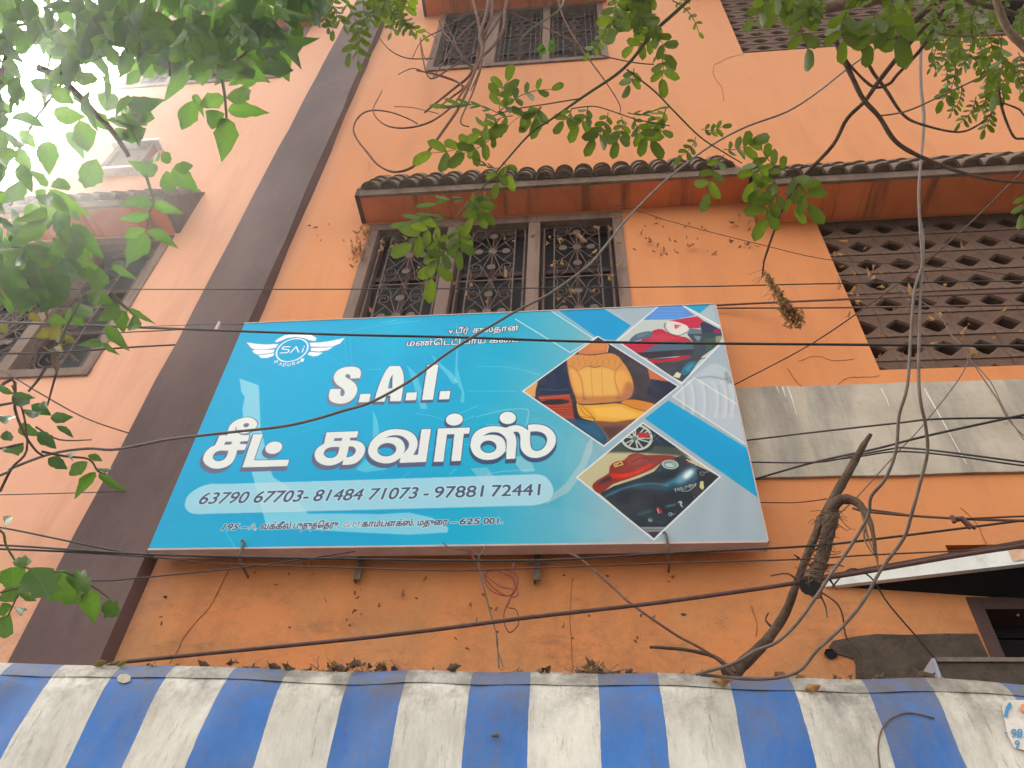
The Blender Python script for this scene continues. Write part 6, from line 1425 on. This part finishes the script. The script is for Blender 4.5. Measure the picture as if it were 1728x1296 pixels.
# ---- dry leaves caught on grilles, lattice and cobwebs
def litter(lst, off, label, group, lib=DRY, tilt=.8, cat='dry leaf'):
    for x, y, L in lst:
        a = random.uniform(0, 6.3); o = off+random.uniform(0, .02); B = W(x-L/2*math.cos(a), y-L/2*math.sin(a), o); T = W(x+L/2*math.cos(a), y+L/2*math.sin(a), o+random.uniform(-.02, .02))
        ob = link('dry_leaf', random.choice(lib), None, None, orient(B, T, L*.6*(B-O_).length/ray(x, y).length, tilt)); tag(ob, label, cat, group)
wl1 = crop(590, 340, 6.48); wl2 = crop(820, 340, 6.82); wl3 = crop(1370, 350, 4.628)
def pk(k, l): return [(*k([(x, y)])[0], s) for x, y, s in l]
litter(pk(wl1, [(745, 295, 16), (672, 348, 9), (610, 395, 6), (352, 440, 8), (350, 500, 7), (335, 535, 9), (465, 492, 9), (515, 465, 6), (755, 720, 8), (1145, 900, 9), (1330, 915, 9), (1165, 975, 6), (1275, 1010, 6), (225, 1180, 10), (1500, 1100, 8), (905, 150, 6)])+pk(wl2, [(545, 395, 9), (700, 485, 9), (735, 415, 8), (860, 440, 13), (985, 372, 7), (1110, 435, 14), (1090, 392, 9), (1275, 300, 6), (1250, 580, 9), (1430, 310, 9), (1530, 470, 9), (1510, 190, 8), (1500, 90, 9), (215, 420, 6), (312, 455, 7), (225, 815, 11), (105, 880, 5), (795, 690, 9), (770, 735, 8), (880, 700, 10), (985, 1030, 10), (965, 1090, 6), (825, 1115, 8), (895, 1150, 6), (1235, 1030, 11), (1540, 720, 9), (1420, 880, 10), (1450, 845, 9), (1470, 185, 6)]),
       .03, 'small pale dry leaf caught on the grille of the middle window', 'dry leaves caught on the middle window')
litter(pk(wl3, [(250, 265, 10), (200, 365, 13), (235, 462, 7), (485, 462, 7), (330, 518, 11), (445, 510, 9), (485, 550, 11), (540, 512, 7), (325, 650, 14), (375, 612, 7), (550, 620, 7), (765, 645, 13), (360, 690, 7), (360, 740, 12), (490, 690, 6), (1045, 605, 9), (750, 720, 8), (745, 797, 9), (640, 793, 6), (930, 870, 15), (985, 840, 15), (1510, 797, 9), (530, 985, 8), (1190, 965, 11), (1175, 1025, 12), (950, 1068, 12), (1225, 910, 6), (1265, 1140, 22), (1245, 1105, 14), (620, 1100, 8), (710, 1148, 7), (530, 1155, 8), (820, 1155, 7), (1630, 965, 8), (1420, 1020, 7), (415, 320, 6), (1130, 860, 6), (210, 615, 10), (285, 835, 9), (1170, 300, 9)]),
       .05, 'small curled dry leaf caught on the lower concrete lattice', 'dry leaves caught on the concrete lattice')
lst = []
for q in range(60): lst.append((610+random.gauss(0, 9)+random.random()*6-(q/60)*10, 385+q*.9+random.gauss(0, 8), random.uniform(4, 8)))
ms = []
for x, y, L in lst:
    a = random.uniform(0, 6.3); B, T = W(x, y, .03), W(x+L*math.cos(a), y+L*math.sin(a), .04); ms.append(orient(B, T, L*.6*(B-O_).length/ray(x, y).length, .9))
def pile(ms, libs, name, label):
    vs = []; fs = []; mi = []
    for m in ms:
        src = random.choice(libs); n = len(vs); vs += [tuple(m @ v.co) for v in src.vertices]; fs += [tuple(i+n for i in p.vertices) for p in src.polygons]; mi += [0 if src in DRY else 1]*len(src.polygons)
    me = mesh(name, vs, fs, True); me.materials.append(M['dry']); me.materials.append(M['dry_brown']); me.polygons.foreach_set('material_index', mi)
    tag(link(name, me), label, 'leaf litter', None, 'stuff')
pile(ms, DRY, 'leaf_litter', 'small heap of dry leaf scraps in the cobweb at the left jamb of the middle window')
lst = [(random.uniform(1060, 1265), random.uniform(362, 425)+random.gauss(0, 5), random.uniform(4, 9)) for q in range(24)]
litter(lst, .015, 'small brown dry leaf stuck to the orange wall right of the middle window', 'dry leaves stuck on the wall by the window', DRYW)
litter([(random.uniform(500, 560), random.uniform(355, 430), random.uniform(3, 6)) for q in range(5)]+[(random.gauss(650, 150) if q % 2 else random.uniform(420, 1200), random.uniform(950, 1060), random.uniform(4, 11)) for q in range(20)], .012, 'small brown dry leaf stuck to the orange wall under the sign', 'dry leaves stuck on the wall under the sign', DRYW)
# ---- litter lying along the awning edge
lab = 'curled dry leaf lying on the top edge of the awning'
ms2 = []
for q in range(260):
    if q < 40: x = random.gauss(580, 60)
    elif q < 70: x = random.gauss(1010, 28)
    elif q < 90: x = random.gauss(400, 25)
    elif q < 110: x = random.gauss(270, 30)
    else: x = random.uniform(150, 1600)
    heap = .035*math.exp(-((x-600)/60)**2)+.045*math.exp(-((x-1010)/25)**2)+.02*math.exp(-((x-395)/22)**2)
    w = W(x, 1135, AOFF); z = top_z(w.x)+.004+random.random()*heap; y = -AOFF+random.uniform(.0, .10)
    a = random.uniform(0, 6.3); L = random.uniform(.02, .045); B = V((w.x, y, z+random.uniform(0, .008))); T = B+V((math.cos(a)*L, math.sin(a)*L*.6, random.uniform(-.004, .009)))
    lb_ = random.choice((DRYB, DRYW, DRYB, DRY)); mm = orient(B, T, L*.6, .5, V((random.uniform(-.5, .5), -.9, random.uniform(-.3, .5))))
    if q % 3: ms2.append(mm)
    else: tag(link('dry_leaf', random.choice(lb_), None, None, mm), lab, 'dry leaf', 'dry leaves along the awning edge')
pile(ms2, DRYB+DRY, 'leaf_litter', 'broken dry leaves piled along the top edge of the awning')
for (x, y, L, lib, lb) in ((838, 1240, 19, DRYB, 'grey heart shaped dead leaf stuck on a blue awning stripe'), (1220, 1147, 40, DRY, 'long pale leaf lying on the awning seam near the dead branch'), (1372, 1160, 30, DRY, 'narrow pale leaf on the awning seam right of the dead branch'), (170, 1115, 26, YEL, 'yellow leaf on the awning edge, left one of two'), (206, 1115, 22, YEL, 'yellow leaf on the awning edge, right one of two'), (600, 1118, 26, DRYB, 'larger brown leaf standing in the litter heap on the awning'), (766, 1122, 26, DRYB, 'dark folded leaf standing alone on the awning edge')):
    B = on_sheet(x-L/2, y+2, .012); T = on_sheet(x+L/2, y-1, .03)
    if y < 1130: B = W(x-L/2, y+8, AOFF+.02); T = W(x+L/2, y, AOFF+.02)
    ob = link('dry_leaf', random.choice(lib), None, None, orient(B, T, L*.45*PXM(2.4), .2)); tag(ob, lb, 'leaf')
g = G()
for q in range(60):                           # dry stalks in the heaps
    x = random.gauss(1010, 22) if q < 26 else (random.gauss(585, 45) if q < 48 else random.uniform(200, 1500)); w = W(x, 1135, AOFF); b = V((w.x, -AOFF+random.uniform(-.01, .06), top_z(w.x)+.004))
    P = [b]; a = random.uniform(0, 3.14)
    for k in range(3): a += random.uniform(-.6, .6); P.append(P[-1]+V((math.cos(a)*.02, random.uniform(-.01, .01), abs(math.sin(a))*.014)))
    g.tube(smooth(P, 2), .0013, 4, False)
tag(g.build('dry_stalks', M['bark_light']), 'thin dry stalks mixed in the leaf litter on the awning edge', 'stalks', None, 'stuff')

# ================================================================== GLARE_HAZE: even box of air round everything, added to imitate lens glare
g = G(); g.box(-32, 32, -30, 24, -1, 13.6)
hz_ = bpy.data.materials.new('glare_air'); hz_.use_nodes = True
hn, hl = hz_.node_tree.nodes, hz_.node_tree.links; hn.clear()
pv = hn.new('ShaderNodeVolumePrincipled'); pv.inputs['Color'].default_value = (.96, .96, .95, 1); pv.inputs['Density'].default_value = GLARE_HAZE; pv.inputs['Anisotropy'].default_value = .84
ho = hn.new('ShaderNodeOutputMaterial'); hl.new(pv.outputs[0], ho.inputs['Volume'])
tag(g.build('glare_haze', hz_), kind='stuff')
